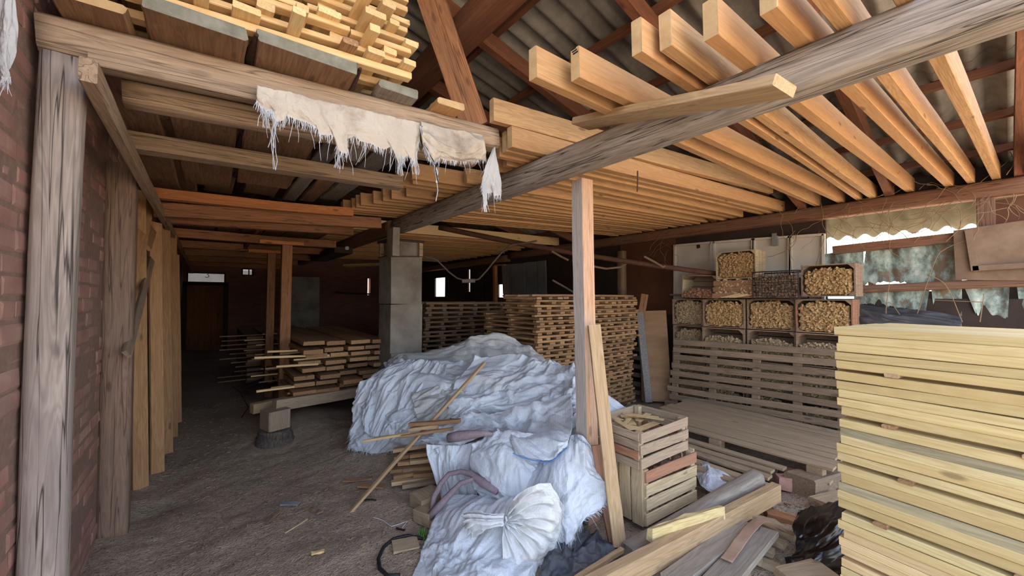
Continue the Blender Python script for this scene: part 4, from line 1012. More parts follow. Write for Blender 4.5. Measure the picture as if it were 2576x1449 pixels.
wpanel('fibreboard_sheet', [(2500, 505), (2640, 480), (2640, 560), (2505, 572)], 'fibre', 'brown board above the dusty framed panel', 'panel', X=XR-.05)
M['eave'] = plain('dark_greenish_sheet', (104, 98, 80), .95, nscale=6, namt=.7, c2=(74, 72, 56))  # darker and greener than the roof sheets
def eave():
    ys = np.arange(-.9, 2.0, .02); v = []; f = []; n = len(ys)
    for x, z in ((6.16, 2.62), (6.40, 2.51), (6.66, 2.40)):
        for lay in (0, .007): v += [(x, y, z + .028*math.sin(y*2*math.pi/.177) + lay) for y in ys]
    for i in range(2):
        for j in range(n-1):
            a = i*2*n+j; f.append((a, a+1, a+2*n+1, a+2*n)); c = a+n; f.append((c+2*n, c+2*n+1, c+1, c))
    a = 4*n
    for j in range(n-1): f.append((a+j, a+j+1, a+n+j+1, a+n+j))
    tag(mesh('eave_sheet', v, f, M['eave'], smooth=True), 'low corrugated eave sheet with wavy edge above the bright gap', 'sheet')
eave()
gp = ((1262, 1284, 666), (1285, 1318, 664), (1319, 1351, 660), (1352, 1372, 657))
for i, (a, c, y) in enumerate(gp):
    o = wpanel('hung_board', [(a, y), (c, y-2), (c+2, 740), (a+3, 740)], 'greypanel', 'grey board hung on the far wall behind the tall stack, %s from the orange post' % ('first', 'second', 'third', 'fourth')[i], 'panel', X=XR-.04-.012*(i % 2)); o['group'] = 'grey boards on the far wall'
wpanel('hung_board', [(1148, 650), (1177, 650), (1177, 753), (1170, 757), (1162, 760), (1155, 757), (1148, 753)], 'darkboard', 'dark hanging board with scalloped foot beside the light slit', 'panel', X=XR-.05)
wpanel('hung_board', [(1183, 650), (1214, 650), (1213, 759), (1206, 763), (1198, 766), (1190, 762), (1183, 757)], 'darkboard', 'dark hanging board with scalloped foot past the light slit', 'panel', X=XR-.07)
tag(lum('orange_post', (at(1248, 800, X=XR-.3).x, at(1248, 800, X=XR-.3).y, 0), at(1245, 668, X=XR-.3), .09, .09, M['orange']), 'thin orange post standing before the far wall', 'post')
tag(lum('post_cap', at(1246, 667, X=XR-.33), at(1270, 666, X=XR-.3), .09, .03, M['orange']), 'small board on the head of the thin orange post', 'board')
tag(log('peeling_post', (5.75, at(1566, 800, X=5.75).y, 0), at(1564, 632, X=5.75), .075, M['dusty'], sq=.6, bumps=.14, seed=33, seg=20), 'peeling pale post behind the tall slat stack', 'post')
# pipe, cable, wires
a, c = at(1105, 572, Y=5.6), at(1812, 690, X=5.75)
pts = [a.lerp(c, t/24) + Vector((0, 0, -.05*math.sin(t/24*math.pi))) for t in range(25)]
v, f = tube(pts, [.043-.008*t/24 for t in range(25)], 12); tag(mesh('pole_rail', v, f, M['rust'], smooth=True), 'long rusty brown pole hung under the loft boards towards the crates', 'pole')
M['cable'] = plain('dull_cable', (104, 92, 82), .7, nscale=12, namt=.6, bump=0)
cab = [(1048, 638, 5.4), (1100, 655, 5.6), (1130, 685, 5.7), (1150, 700, 5.8), (1178, 708, 5.8), (1205, 702, 5.8), (1225, 680, 5.8), (1245, 655, 5.8), (1265, 632, 5.8), (1290, 615, 5.7), (1320, 612, 5.7), (1350, 606, 5.6)]
v, f = tube([at(x, y, d=d) for x, y, d in cab], .013, 8); o = tag(mesh('hanging_cable', v, f, M['cable'], smooth=True), 'thick grey cable sagging from the pole behind the concrete pillar', 'cable')
v, f = tube([at(1163, 707, d=5.79), at(1195, 706, d=5.79)], .03, 8); mesh('tape_sleeve', v, f, M['concrete'], o)
for i, pp in enumerate(([(1440, 656, 5.9), (1480, 668, 6.), (1525, 676, 6.1), (1560, 672, 6.1), (1590, 655, 6.1)], [(1388, 632, 5.8), (1410, 645, 5.8), (1430, 655, 5.8)], [(1620, 645, 5.6), (1648, 660, 5.6), (1668, 672, 5.6), (1672, 668, 5.6)], [(1390, 705, 6.3), (1420, 722, 6.25), (1452, 741, 6.2)])):
    v, f = tube([at(*q[:2], d=q[2]) for q in pp], .016, 7)
    tag(mesh('branch_stick', v, f, M['dusty']), ['pale crooked stick hanging beside the peeling post', 'short stick under the rusty pole', 'broken stick tied to the rusty pole before the white panel', 'bent hose above the tall slat stack'][i], 'stick')
# dry vines along the plate
b = MB(); r = random.Random(44)
for k in range(70):
    px = r.uniform(1950, 2576) if k > 8 else r.uniform(1640, 1700)
    py = 600-.138*(px-1560)+r.uniform(-20, 60)
    p = at(px, py, X=6.02 + r.uniform(-.06, .04)); q = [p]
    dirn = Vector((r.uniform(-.3, .3)*.1, r.uniform(-1, 1), r.uniform(-1.3, .4))).normalized()
    for s in range(r.randint(4, 9)):
        dirn = (dirn + Vector((r.uniform(-.06, .06), r.uniform(-.6, .6), r.uniform(-.6, .45)))).normalized(); q.append(q[-1] + dirn*.06)
    b.tube([Vector(w) for w in cat_([(min(max(w.x, 5.9), 6.1), w.y, w.z) for w in q], 2*len(q))], r.uniform(.0016, .0034), 4)
for pp in ([(2240, 830), (2228, 780), (2236, 700), (2225, 690)], [(2228, 830), (2240, 760), (2300, 840)], [(2300, 800), (2345, 660), (2380, 625), (2440, 600)], [(2420, 810), (2380, 720), (2340, 690)], [(2460, 810), (2470, 740)], [(2530, 440), (2545, 400), (2500, 330)], [(2470, 760), (2350, 755)], [(1985, 600), (1990, 690), (2030, 705)], [(2070, 600), (2040, 690)]):
    b.tube([Vector(q) for q in cat_([at(x+r.uniform(-6, 6), y, X=5.96+r.uniform(-.03, .03)) for x, y in pp], 14)], .0036, 5)
tag(b.build('dry_vines', M['vine']), 'dry bare vines dangling along the dark wall plate and green sheets', 'vine', None, 'stuff')
# ------------------------------------------------------------------ cloth
def linr(P, n):
    P = np.asarray(P, float); t = np.linspace(0, len(P)-1, n)
    return np.stack([np.interp(t, np.arange(len(P)), P[:, k]) for k in range(3)], 1)
def worley(x, y, seed):
    xi = np.floor(x).astype(int); yi = np.floor(y).astype(int); best = np.full(np.shape(x), 9.)
    for a in (-1, 0, 1):
        for b in (-1, 0, 1):
            ix, iy = xi+a, yi+b; h = (ix*374761393 + iy*668265263 + seed*974711) & 0x7fffffff
            h = ((h ^ (h >> 13))*1274126177) & 0x7fffffff; h = h ^ (h >> 16)
            px = ix + .1 + .8*(h % 997)/997.; py = iy + .1 + .8*((h//997) % 991)/991.; k = .75 + .5*((h//7919) % 101)/101.
            best = np.minimum(best, np.hypot(x-px, y-py)*k)
    return best
def crumple(u, v, seed, f=1., aniso=(1., 1.), rot=0.):
    """facets with sharp creases, as stiff woven film folds"""
    c, s = math.cos(rot), math.sin(rot); a, b = (u*c+v*s)*aniso[0]*f, (-u*s+v*c)*aniso[1]*f
    a2 = a + .45*perlin(a*.7, b*.7, seed+1); b2 = b + .45*perlin(a*.7+9, b*.7+3, seed+2)
    big = .9*(.5-np.abs(perlin(a2*.8, b2*.8, seed+3))*1.7)
    rid = np.abs(perlin(a2*1.9, b2*1.3, seed+8))
    h = big + .95*(.45-worley(a2*1.15, b2*1.15, seed+4)) + .62*(worley(a2*2.5+.3*b2, b2*2.2, seed+5)-.45) + .7*(.25-rid) + .26*(.45-worley(a2*5.3, b2*4.6, seed+6)) + .12*(.3-np.abs(perlin(a2*6, b2*4, seed+9))) + .05*perlin(a2*12, b2*9, seed+7)
    return h
def patch(name, rows, mat, lab=None, cat='sack', group=None, nu=130, nv=110, amp=.03, f=4., aniso=(1, 1), rot=0., seed=0, parent=None, jag=None, extra=None, fringe=(), size=None, edge=True, thick=.0025):
    G = np.stack([(linr if jag and k in jag else cat_)(r, nu) for k, r in enumerate([[tuple(p) for p in r] for r in rows])], 0)      # rows x nu x 3
    G = np.stack([cat_(G[:, i], nv) for i in range(nu)], 1)                                    # nv x nu x 3
    su = np.linalg.norm(np.diff(G[nv//2], axis=0), axis=1).sum(); sv = np.linalg.norm(np.diff(G[:, nu//2], axis=0), axis=1).sum()
    U, V = np.meshgrid(np.linspace(0, su, nu), np.linspace(0, sv, nv))
    du = np.gradient(G, axis=1); dv = np.gradient(G, axis=0); N = np.cross(dv, du); N /= np.linalg.norm(N, axis=2, keepdims=True)+1e-9
    toC = _C - G; sgn = np.sign((N*toC).sum(2).mean()) or 1; N *= sgn
    h = amp*crumple(U, V, seed, f, aniso, rot)
    if extra is not None: h = h + extra(np.linspace(0, 1, nu)[None, :], np.linspace(0, 1, nv)[:, None])
    G = G + N*h[..., None]
    G[..., 2] = np.maximum(G[..., 2], .012)
    vv = G.reshape(-1, 3); vb = (G - N*thick).reshape(-1, 3); n = nu*nv
    fs = []
    for j in range(nv-1):
        for i in range(nu-1): a = j*nu+i; fs.append((a, a+1, a+nu+1, a+nu))
    if sgn > 0: fs = [q[::-1] for q in fs]
    back = [tuple(k+n for k in q[::-1]) for q in fs]
    rim = list(range(nu)) + [j*nu+nu-1 for j in range(1, nv)] + [(nv-1)*nu+i for i in range(nu-2, -1, -1)] + [j*nu for j in range(nv-2, 0, -1)]
    side = [(rim[k], rim[(k+1) % len(rim)], rim[(k+1) % len(rim)]+n, rim[k]+n) for k in range(len(rim))]
    uv = np.stack([U.ravel(), V.ravel()], 1); uv = np.concatenate([uv, uv])
    o = mesh(name, np.concatenate([vv, vb]), fs+back+side, M[mat], parent, True, uv)
    if lab: tag(o, lab, cat, group)
    o_grid = G
    for (edge_, a0, a1, cnt, ln, down) in fringe:
        b = MB(); r = random.Random(seed+5)
        E_ = {'t': G[0], 'b': G[-1], 'l': G[:, 0], 'r': G[:, -1]}[edge_]; I_ = {'t': G[4], 'b': G[-5], 'l': G[:, 4], 'r': G[:, -5]}[edge_]
        for k in range(cnt):
            t = r.uniform(a0, a1)*(len(E_)-1); i = int(t); q = E_[i] + (E_[min(i+1, len(E_)-1)]-E_[i])*(t-i)
            dr = Vector(E_[i]-I_[i]).normalized(); dr = (dr*(1-down) + Vector((0, 0, -down)) + Vector((r.uniform(-.35, .35), r.uniform(-.35, .35), r.uniform(-.3, .2)))).normalized()
            L = ln*r.uniform(.3, 1.) if r.random() < .93 else ln*2.6
            p = Vector(q); pts = [p - dr*.006]
            for s in range(3):
                p = p + dr*L/3; dr = (dr + Vector((r.uniform(-.25, .25), r.uniform(-.25, .25), -.18*(1 if down else .4)))).normalized(); pts.append(p.copy())
            for w in pts: w.z = max(w.z, .01)
            b.tube(pts, [.0014, .0013, .001, .0005], 3, False)
        b.build('frayed_threads', M['twine'], o)['kind'] = 'stuff'
    return o, o_grid
def R3(l): return [[at(x, y, d=d) for x, y, d in r] for r in l]
SG = 'woven sacks thrown over the lumber heap'
# A: dull tarp at the back
patch('tarp_sack', R3([
 [(968, 918, 4.75), (1010, 892, 4.8), (1100, 874, 4.8), (1195, 846, 4.75), (1280, 848, 4.7), (1345, 885, 4.6), (1392, 935, 4.5)],
 [(968, 935, 4.6), (1015, 912, 4.65), (1100, 890, 4.6), (1195, 872, 4.55), (1280, 880, 4.5), (1345, 918, 4.4), (1395, 965, 4.3)],
 [(975, 990, 4.45), (1025, 960, 4.45), (1100, 950, 4.4), (1195, 940, 4.35), (1280, 945, 4.3), (1345, 970, 4.2), (1400, 1000, 4.1)],
 [(985, 1040, 4.3), (1030, 1030, 4.3), (1100, 1020, 4.25), (1195, 1010, 4.2), (1280, 1010, 4.1), (1345, 1020, 4.0), (1400, 1040, 3.95)]]),
 'sackdull', 'dull grey-white sheet crowning the heap below the tall slat stack', 'sheet', SG, amp=.05, f=2.6, aniso=(.8, 1.3), rot=.35, seed=11, nu=190, nv=150)
# B: the broad left sheet
patch('tarp_sack', R3([
 [(905, 968, 4.15), (985, 915, 4.35), (1110, 912, 4.3), (1240, 900, 4.25), (1350, 912, 4.15), (1446, 918, 3.9)],
 [(890, 1000, 4.05), (975, 950, 4.1), (1110, 945, 4.0), (1240, 935, 3.95), (1350, 950, 3.82), (1452, 955, 3.65)],
 [(886, 1045, 3.95), (975, 1005, 3.9), (1110, 1000, 3.75), (1240, 990, 3.68), (1350, 1000, 3.52), (1455, 1000, 3.38)],
 [(884, 1090, 3.88), (965, 1065, 3.8), (1090, 1058, 3.58), (1220, 1050, 3.45), (1340, 1055, 3.32), (1455, 1055, 3.2)],
 [(879, 1128, 3.83), (950, 1140, 3.76), (1045, 1122, 3.55), (1180, 1110, 3.38), (1320, 1110, 3.22), (1455, 1110, 3.1)]]),
 'sack', 'broad bluish white woven sheet hanging over the heap towards the aisle', 'sheet', SG, amp=.058, f=2.9, aniso=(1.3, .8), rot=.75, seed=22, nu=230, nv=190,
 fringe=(('b', .0, .42, 150, .03, .6), ('l', .6, 1, 60, .03, .6)))
# flaps of further sheets lying over the broad one
patch('tarp_sack', R3([[(1195, 900, 4.12), (1290, 892, 4.12), (1380, 910, 3.98), (1440, 920, 3.82)], [(1150, 958, 3.84), (1260, 948, 3.80), (1370, 958, 3.70), (1450, 962, 3.55)], [(1128, 1016, 3.62), (1240, 1018, 3.50), (1360, 1022, 3.38), (1452, 1008, 3.30)], [(1135, 1046, 3.54), (1240, 1044, 3.42), (1350, 1048, 3.30), (1452, 1036, 3.22)]]),
 'sack', 'sheet flap sweeping down across the upper heap to the sawn post', 'sheet', SG, amp=.05, f=3.2, aniso=(.7, 1.5), rot=-.35, seed=203, nu=150, nv=110)
patch('tarp_sack', R3([[(985, 922, 4.28), (1060, 908, 4.28), (1125, 918, 4.2)], [(930, 985, 3.98), (1020, 972, 3.94), (1112, 985, 3.84)], [(912, 1050, 3.84), (1000, 1046, 3.76), (1085, 1038, 3.66)], [(932, 1100, 3.76), (990, 1092, 3.68), (1040, 1080, 3.58)]]),
 'sack', 'narrow sheet flap with steep folds on the aisle side of the heap', 'sheet', SG, amp=.05, f=4., aniso=(1.9, .55), rot=.25, seed=204, nu=110, nv=120)
patch('tarp_sack', R3([[(1035, 990, 3.82), (1120, 968, 3.84), (1190, 978, 3.78)], [(1042, 1030, 3.66), (1130, 1014, 3.64), (1205, 1016, 3.60)], [(1050, 1066, 3.52), (1140, 1056, 3.46), (1215, 1050, 3.40)]]),
 'sackdull', 'small dull sheet corner showing under the long thin stick', 'sheet', SG, amp=.035, f=5, aniso=(1.4, .8), rot=.9, seed=205, nu=80, nv=70, fringe=(('b', 0, 1, 60, .025, .3),))
patch('tarp_sack', R3([
 [(1440, 950, 3.5), (1480, 960, 3.5), (1510, 975, 3.48), (1535, 992, 3.45)],
 [(1440, 985, 3.4), (1490, 990, 3.4), (1530, 1000, 3.38), (1570, 1018, 3.36)],
 [(1440, 1040, 3.3), (1490, 1035, 3.3), (1535, 1040, 3.3), (1574, 1032, 3.3)]]),
 'sack', 'small sack end sticking out past the sawn post above the crates', 'sack', SG, amp=.03, f=5, seed=33, nu=60, nv=60, fringe=(('t', .2, 1, 40, .03, .1),))
# C: the hemmed sack on top of the near slope
patch('woven_sack', R3([
 [(1062, 1108, 3.30), (1110, 1075, 3.33), (1175, 1042, 3.36), (1250, 1035, 3.34), (1330, 1018, 3.28), (1436, 985, 3.25)],
 [(1085, 1118, 3.22), (1140, 1095, 3.22), (1200, 1080, 3.20), (1270, 1075, 3.16), (1345, 1060, 3.12), (1440, 1030, 3.06)],
 [(1095, 1128, 3.12), (1155, 1108, 3.10), (1220, 1082, 3.08), (1285, 1095, 2.90), (1355, 1105, 2.80), (1436, 1085, 2.78)],
 [(1100, 1140, 3.08), (1160, 1120, 3.10), (1235, 1085, 3.06), (1296, 1138, 2.72), (1380, 1160, 2.65), (1428, 1122, 2.68)]]),
 'sack', 'striped sack with blue stitched hem just beside the sawn post', 'sack', SG, amp=.036, f=4.4, aniso=(1.2, .8), rot=-.5, seed=44, nu=150, nv=110, fringe=(('t', 0, .55, 150, .028, 0.), ('l', 0, 1, 50, .025, .2)))
v, f = tube([at(x, y, d=2.635) for x, y in ((1290, 1140), (1310, 1150), (1340, 1158), (1378, 1164), (1400, 1152), (1426, 1126))], .0035, 5); h = bpy.data.objects['woven_sack']; mesh('blue_hem', v, f, M['blue'], h)
# D: fold hanging on the slats
patch('woven_sack', R3([
 [(1074, 1118, 3.12), (1110, 1120, 3.1), (1150, 1120, 3.06), (1192, 1112, 3.03)],
 [(1076, 1150, 3.08), (1112, 1160, 3.05), (1150, 1160, 3.0), (1194, 1155, 2.97)],
 [(1092, 1200, 3.02), (1120, 1210, 3.0), (1155, 1210, 2.95), (1196, 1200, 2.90)],
 [(1110, 1262, 2.9), (1140, 1270, 2.86), (1170, 1270, 2.82), (1205, 1260, 2.8)]]),
 'sack', 'smooth sack fold hanging over the small slat pile', 'sack', SG, amp=.03, f=4.2, aniso=(1.5, .6), rot=.2, seed=55, nu=80, nv=90)
# E: bulging sack in the middle
patch('woven_sack', R3([
 [(1190, 1120, 2.98), (1225, 1095, 2.98), (1275, 1085, 2.94), (1330, 1090, 2.92), (1370, 1110, 2.9)],
 [(1184, 1165, 2.88), (1225, 1150, 2.80), (1275, 1145, 2.76), (1325, 1150, 2.76), (1372, 1165, 2.78)],
 [(1186, 1215, 2.80), (1230, 1205, 2.70), (1280, 1205, 2.66), (1320, 1205, 2.67), (1365, 1215, 2.72)],
 [(1215, 1250, 2.74), (1250, 1260, 2.66), (1285, 1268, 2.62), (1315, 1262, 2.62), (1350, 1268, 2.66)]]),
 'sack', 'round bulging sack in the middle of the sack heap', 'sack', SG, amp=.026, f=4.5, aniso=(.8, 1.2), rot=.8, seed=66, nu=110, nv=110)
# F: front right sack with the printed hem
patch('woven_sack', R3([
 [(1350, 1150, 2.86), (1395, 1120, 2.84), (1432, 1088, 2.80), (1462, 1098, 2.76), (1486, 1128, 2.74)],
 [(1335, 1190, 2.74), (1380, 1180, 2.66), (1425, 1170, 2.60), (1470, 1175, 2.60), (1508, 1195, 2.64)],
 [(1322, 1240, 2.64), (1370, 1240, 2.54), (1420, 1238, 2.48), (1475, 1235, 2.50), (1528, 1240, 2.58)],
 [(1325, 1300, 2.54), (1375, 1305, 2.44), (1420, 1305, 2.40), (1470, 1300, 2.44), (1520, 1275, 2.52)],
 [(1335, 1370, 2.44), (1380, 1385, 2.36), (1420, 1375, 2.34), (1445, 1345, 2.38), (1472, 1320, 2.45)]]),
 'sack', 'large sack with blue printed lettering at its hem before the sawn post', 'sack', SG, amp=.034, f=3.4, aniso=(.9, 1.1), rot=-.6, seed=77, nu=140, nv=140, fringe=(('b', .2, 1, 170, .045, .75), ('r', .45, 1, 110, .045, .4)))
FS = bpy.data.objects[[o.name for o in bpy.data.objects if o.name.startswith('woven_sack')][-1]]
def letters(txt, p0, p1, size, parent, lift):
    n = len(txt)
    for i, ch in enumerate(txt):
        if ch == ' ': continue
        t = (i+.5)/n; c = bpy.data.curves.new('lettering', 'FONT'); c.body = ch; c.size = size; c.extrude = .0008; c.align_x = 'CENTER'; c.align_y = 'CENTER'
        tmp = bpy.data.objects.new('tmp_text', c); COL.objects.link(tmp); dg = bpy.context.evaluated_depsgraph_get(); me = bpy.data.meshes.new_from_object(tmp.evaluated_get(dg)); bpy.data.objects.remove(tmp)
        a, e = Vector(p0), Vector(p1); x = (e-a).normalized(); nrm = (Vector(_C)-a).normalized(); y = nrm.cross(x).normalized(); z = x.cross(y)
        m = Matrix((x, y, z)).transposed().to_4x4(); m.translation = a.lerp(e, t) + z*lift + y*(-.010*math.sin(t*3.1))*0
        me.materials.clear(); me.materials.append(M['ink']); yield me, m
LT = [[], []]
def put_letters():
    vs, fs = [], []
    for txt, p0, p1, size in (('PETROCHEMI', at(1440, 1092, d=2.735), at(1484, 1124, d=2.695), .020), ('1992', at(1430, 1100, d=2.735), at(1452, 1116, d=2.705), .018)):
        for me, m in letters(txt, p0, p1, size, FS, 0):
            k = len(vs); vs += [m @ v.co for v in me.vertices]; fs += [tuple(i+k for i in p.vertices) for p in me.polygons]; bpy.data.meshes.remove(me)
    mesh('lettering', vs, fs, M['ink'], FS)
put_letters()
# G: the tied sack in front
def radial(u, v): return .016*np.sin(u*46 + 5*np.sin(v*3)+2*v)*np.clip(1.15-v, .2, 1) + .010*np.sin(u*83+7*v)*np.clip(1.0-v, .1, 1)
K = (1268, 1306, 2.34)
def fan(r, d, a0, a1, n=7, sx=1., sy=1.):
    return [(K[0]+r*math.cos(math.radians(a))*sx, K[1]+r*math.sin(math.radians(a))*sy, d) for a in np.linspace(a0, a1, n)]
patch('tied_sack', R3([fan(4, 2.33, -75, 100), fan(45, 2.30, -68, 95), fan(90, 2.27, -55, 92), fan(125, 2.26, -45, 92), fan(148, 2.30, -38, 90)]),
 'sackwarm', 'creased sack gathered and tied into a knot at the foot of the heap', 'sack', SG, amp=.016, f=5.5, aniso=(1., 1.), seed=88, nu=190, nv=110, extra=radial, fringe=(('b', .15, 1, 230, .045, .6),))
TS = bpy.data.objects['tied_sack']
def radial2(u, v): return .014*np.sin(u*30 + 3*v)
patch('sack_neck', R3([[(K[0]+1, K[1]-6, 2.32), (K[0]-2, K[1], 2.30), (K[0], K[1]+7, 2.32)], [(1232, 1296, 2.32), (1230, 1310, 2.29), (1240, 1326, 2.32)], [(1195, 1285, 2.36), (1190, 1312, 2.31), (1205, 1342, 2.36)], [(1164, 1292, 2.40), (1170, 1320, 2.36), (1188, 1350, 2.40)]]),
 'sackwarm', seed=89, nu=60, nv=60, amp=.014, f=9, extra=radial2, parent=TS)
v, f = tube([at(K[0]+x, K[1]+y, d=2.33+z) for x, y, z in ((-3, -9, 0), (5, -5, -.03), (6, 3, -.035), (3, 10, -.02), (-4, 9, 0), (-2, -8, .0))], .006, 6); mesh('tie_cord', v, f, M['twine'], TS)
# H: lowest sack, spilling to the ground
patch('woven_sack', R3([
 [(1118, 1252, 2.82), (1170, 1240, 2.80), (1230, 1235, 2.76), (1300, 1240, 2.68), (1370, 1260, 2.6)],
 [(1090, 1300, 2.68), (1150, 1285, 2.62), (1220, 1285, 2.56), (1300, 1290, 2.5), (1380, 1320, 2.46)],
 [(1072, 1350, 2.52), (1130, 1345, 2.44), (1210, 1345, 2.38), (1290, 1355, 2.36), (1370, 1390, 2.36)],
 [(1055, 1410, 2.36), (1120, 1405, 2.28), (1200, 1405, 2.22), (1280, 1415, 2.22), (1350, 1440, 2.24)],
 [(1035, 1475, 2.22), (1110, 1480, 2.12), (1190, 1480, 2.08), (1275, 1485, 2.10), (1345, 1500, 2.14)]]),
 'sack', 'lowest sack spilling onto the ground at the front of the heap', 'sack', SG, amp=.042, f=3.0, aniso=(1.1, .9), rot=.4, seed=99, nu=170, nv=170)
# inner fill so that no gap shows between the sacks
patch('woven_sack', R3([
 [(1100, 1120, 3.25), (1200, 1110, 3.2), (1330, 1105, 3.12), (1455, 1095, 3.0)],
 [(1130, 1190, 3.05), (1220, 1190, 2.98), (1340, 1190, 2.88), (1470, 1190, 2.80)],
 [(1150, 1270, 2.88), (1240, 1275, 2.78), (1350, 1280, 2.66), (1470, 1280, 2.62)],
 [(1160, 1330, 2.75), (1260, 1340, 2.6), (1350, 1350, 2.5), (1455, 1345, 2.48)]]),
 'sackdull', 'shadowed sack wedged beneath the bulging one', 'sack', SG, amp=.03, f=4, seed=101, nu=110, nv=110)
# mauve straps
def strap(name, pts, w, lab):
    v, f = tube([at(x, y, d=d) for x, y, d in pts], w, 9); return tag(mesh(name, v, f, M['purple'], smooth=True), lab, 'strap')
strap('woven_strap', [(1128, 1102, 3.02), (1150, 1098, 3.0), (1180, 1094, 2.97), (1215, 1090, 2.93), (1240, 1092, 2.92)], [.034, .040, .036, .024, .010], 'mauve twisted strap lying across the hemmed sack')
strap('woven_strap', [(1085, 1295, 2.78), (1092, 1250, 2.80), (1110, 1215, 2.85), (1130, 1192, 2.86), (1160, 1186, 2.84), (1185, 1192, 2.80), (1215, 1215, 2.70), (1250, 1238, 2.62)], [.022, .02, .02, .018, .018, .022, .03, .02], 'mauve strap looping over the sacks down to the ground')
strap('woven_strap', [(1080, 1300, 2.72), (1110, 1268, 2.72), (1135, 1240, 2.75), (1160, 1215, 2.76), (1190, 1205, 2.74)], [.028, .026, .022, .018, .012], 'second mauve strap running under the looping one')
# sticks on the heap
tag(lum('long_stick', at(880, 1291, d=2.92), at(1218, 912, d=3.82), .034, .022, M['beam'], seg=6), 'long thin stick leaning from the ground up across the sacks', 'stick')
tag(lum('stick', at(913, 1109, d=3.42), at(1030, 1092, d=3.32), .028, .02, M['slat'], seg=3), 'pale stick end poking out to the aisle side of the sacks', 'stick')
tag(lum('stick', at(1010, 1098, d=3.30), at(1140, 1078, d=3.22), .03, .022, M['mid'], seg=3), 'brown stick joining the pale stick across the sacks', 'stick')
tag(lum('board_piece', at(1030, 1068, d=3.36), at(1158, 1058, d=3.28), .05, .03, M['mid'], seg=4), 'brown split board piece lying on the sacks', 'board')
tag(lum('board_piece', at(1032, 1080, d=3.36), at(1100, 1072, d=3.30), .06, .03, M['beam'], seg=4), 'yellowish board piece under the brown split one', 'board')
# small slat pile under the sacks
r = random.Random(17)
for i, (x, y, m) in enumerate(((988, 1150, 'beam'), (990, 1170, 'mid'), (1030, 1165, 'mid'), (1000, 1185, 'mid'), (982, 1203, 'mid'), (1012, 1200, 'dim'), (990, 1218, 'mid'), (984, 1235, 'beam'), (1012, 1240, 'flat'), (1040, 1215, 'mid'), (1030, 1182, 'beam'))):
    d = 3.52 - (y-1140)*.0032; a = at(x, y-18, d=d)
    tag(lum('short_lath', a, a + Vector((.45, -.17+r.uniform(-.06, .06), r.uniform(-.01, .01))), .05, .032, M[m], seg=3, warp=.006), 'short slat in the small pile under the edge of the sacks', 'slat', 'slats under the sacks')
tag(lum('support_block', at(1060, 1245, d=3.02), at(1090, 1265, d=2.9), .2, .10, M['flat']), 'dusty block beneath the small slat pile', 'block')
tag(lum('support_block', at(1062, 1285, d=2.85), at(1100, 1300, d=2.75), .16, .09, M['flat']), 'second dusty block by the mauve strap', 'block')
# dark film on the ground and the black bag
patch('dark_film', R3([[(1395, 1335, 2.5), (1430, 1325, 2.55), (1490, 1345, 2.55), (1560, 1370, 2.5)], [(1380, 1375, 2.38), (1440, 1365, 2.36), (1500, 1372, 2.38), (1565, 1395, 2.36)], [(1365, 1420, 2.26), (1430, 1415, 2.22), (1500, 1420, 2.22), (1560, 1440, 2.22)], [(1350, 1480, 2.14), (1430, 1480, 2.1), (1500, 1490, 2.1), (1570, 1500, 2.1)]]),
 'bluebag', 'crumpled dark film on the ground between the sacks and the beams', 'film', None, amp=.05, f=5.5, seed=111, nu=90, nv=90)
patch('rubbish_bag', R3([[(2010, 1290, 2.56), (2060, 1272, 2.62), (2110, 1268, 2.64), (2150, 1275, 2.6), (2190, 1290, 2.6)], [(1996, 1325, 2.42), (2050, 1310, 2.36), (2105, 1305, 2.34), (2155, 1312, 2.36), (2200, 1330, 2.4)],
 [(2010, 1360, 2.34), (2060, 1355, 2.26), (2110, 1350, 2.24), (2160, 1355, 2.26), (2210, 1370, 2.3)], [(1985, 1405, 2.30), (2050, 1395, 2.20), (2110, 1400, 2.17), (2160, 1405, 2.18), (2220, 1415, 2.2)], [(1974, 1422, 2.24), (2040, 1445, 2.14), (2110, 1455, 2.10), (2160, 1460, 2.10), (2230, 1460, 2.1)]]),
 'bag', 'shiny black rubbish bag beside the foot of the yellow stack', 'bag', None, amp=.03, f=3.2, aniso=(1.4, .7), rot=.5, seed=121, nu=120, nv=120)
patch('small_sack', R3([[(1752, 1188, 3.32), (1775, 1166, 3.4), (1810, 1180, 3.4), (1850, 1190, 3.35)], [(1756, 1205, 3.2), (1785, 1190, 3.2), (1825, 1195, 3.2), (1868, 1208, 3.22)], [(1765, 1225, 3.08), (1795, 1222, 3.05), (1830, 1225, 3.08), (1872, 1222, 3.15)], [(1790, 1240, 3.0), (1810, 1243, 2.99), (1830, 1242, 3.0), (1850, 1236, 3.05)]]),
 'sack', 'small crumpled white sack lying on the low pallet behind the crates', 'sack', None, amp=.022, f=5, seed=131, nu=70, nv=70, fringe=(('t', 0, .5, 60, .06, -.2), ('r', 0, 1, 40, .03, .3)))
b = [[at(x, y, d=d) for x, y, d in r_] for r_ in ([(1812, 1404, 2.18), (1850, 1352, 2.36), (1878, 1318, 2.50), (1905, 1303, 2.56), (1935, 1308, 2.58), (1975, 1332, 2.55)], [(1842, 1414, 2.14), (1880, 1362, 2.32), (1907, 1328, 2.44), (1924, 1314, 2.5), (1945, 1318, 2.53), (1978, 1340, 2.51)])]
patch('bark_strip', [b[0], [(p+q)/2 for p, q in zip(*b)], b[1]], 'veneer', 'curled pinkish strip of veneer lying over the grey planks', 'strip', None, amp=.004, f=9, seed=141, nu=60, nv=14)
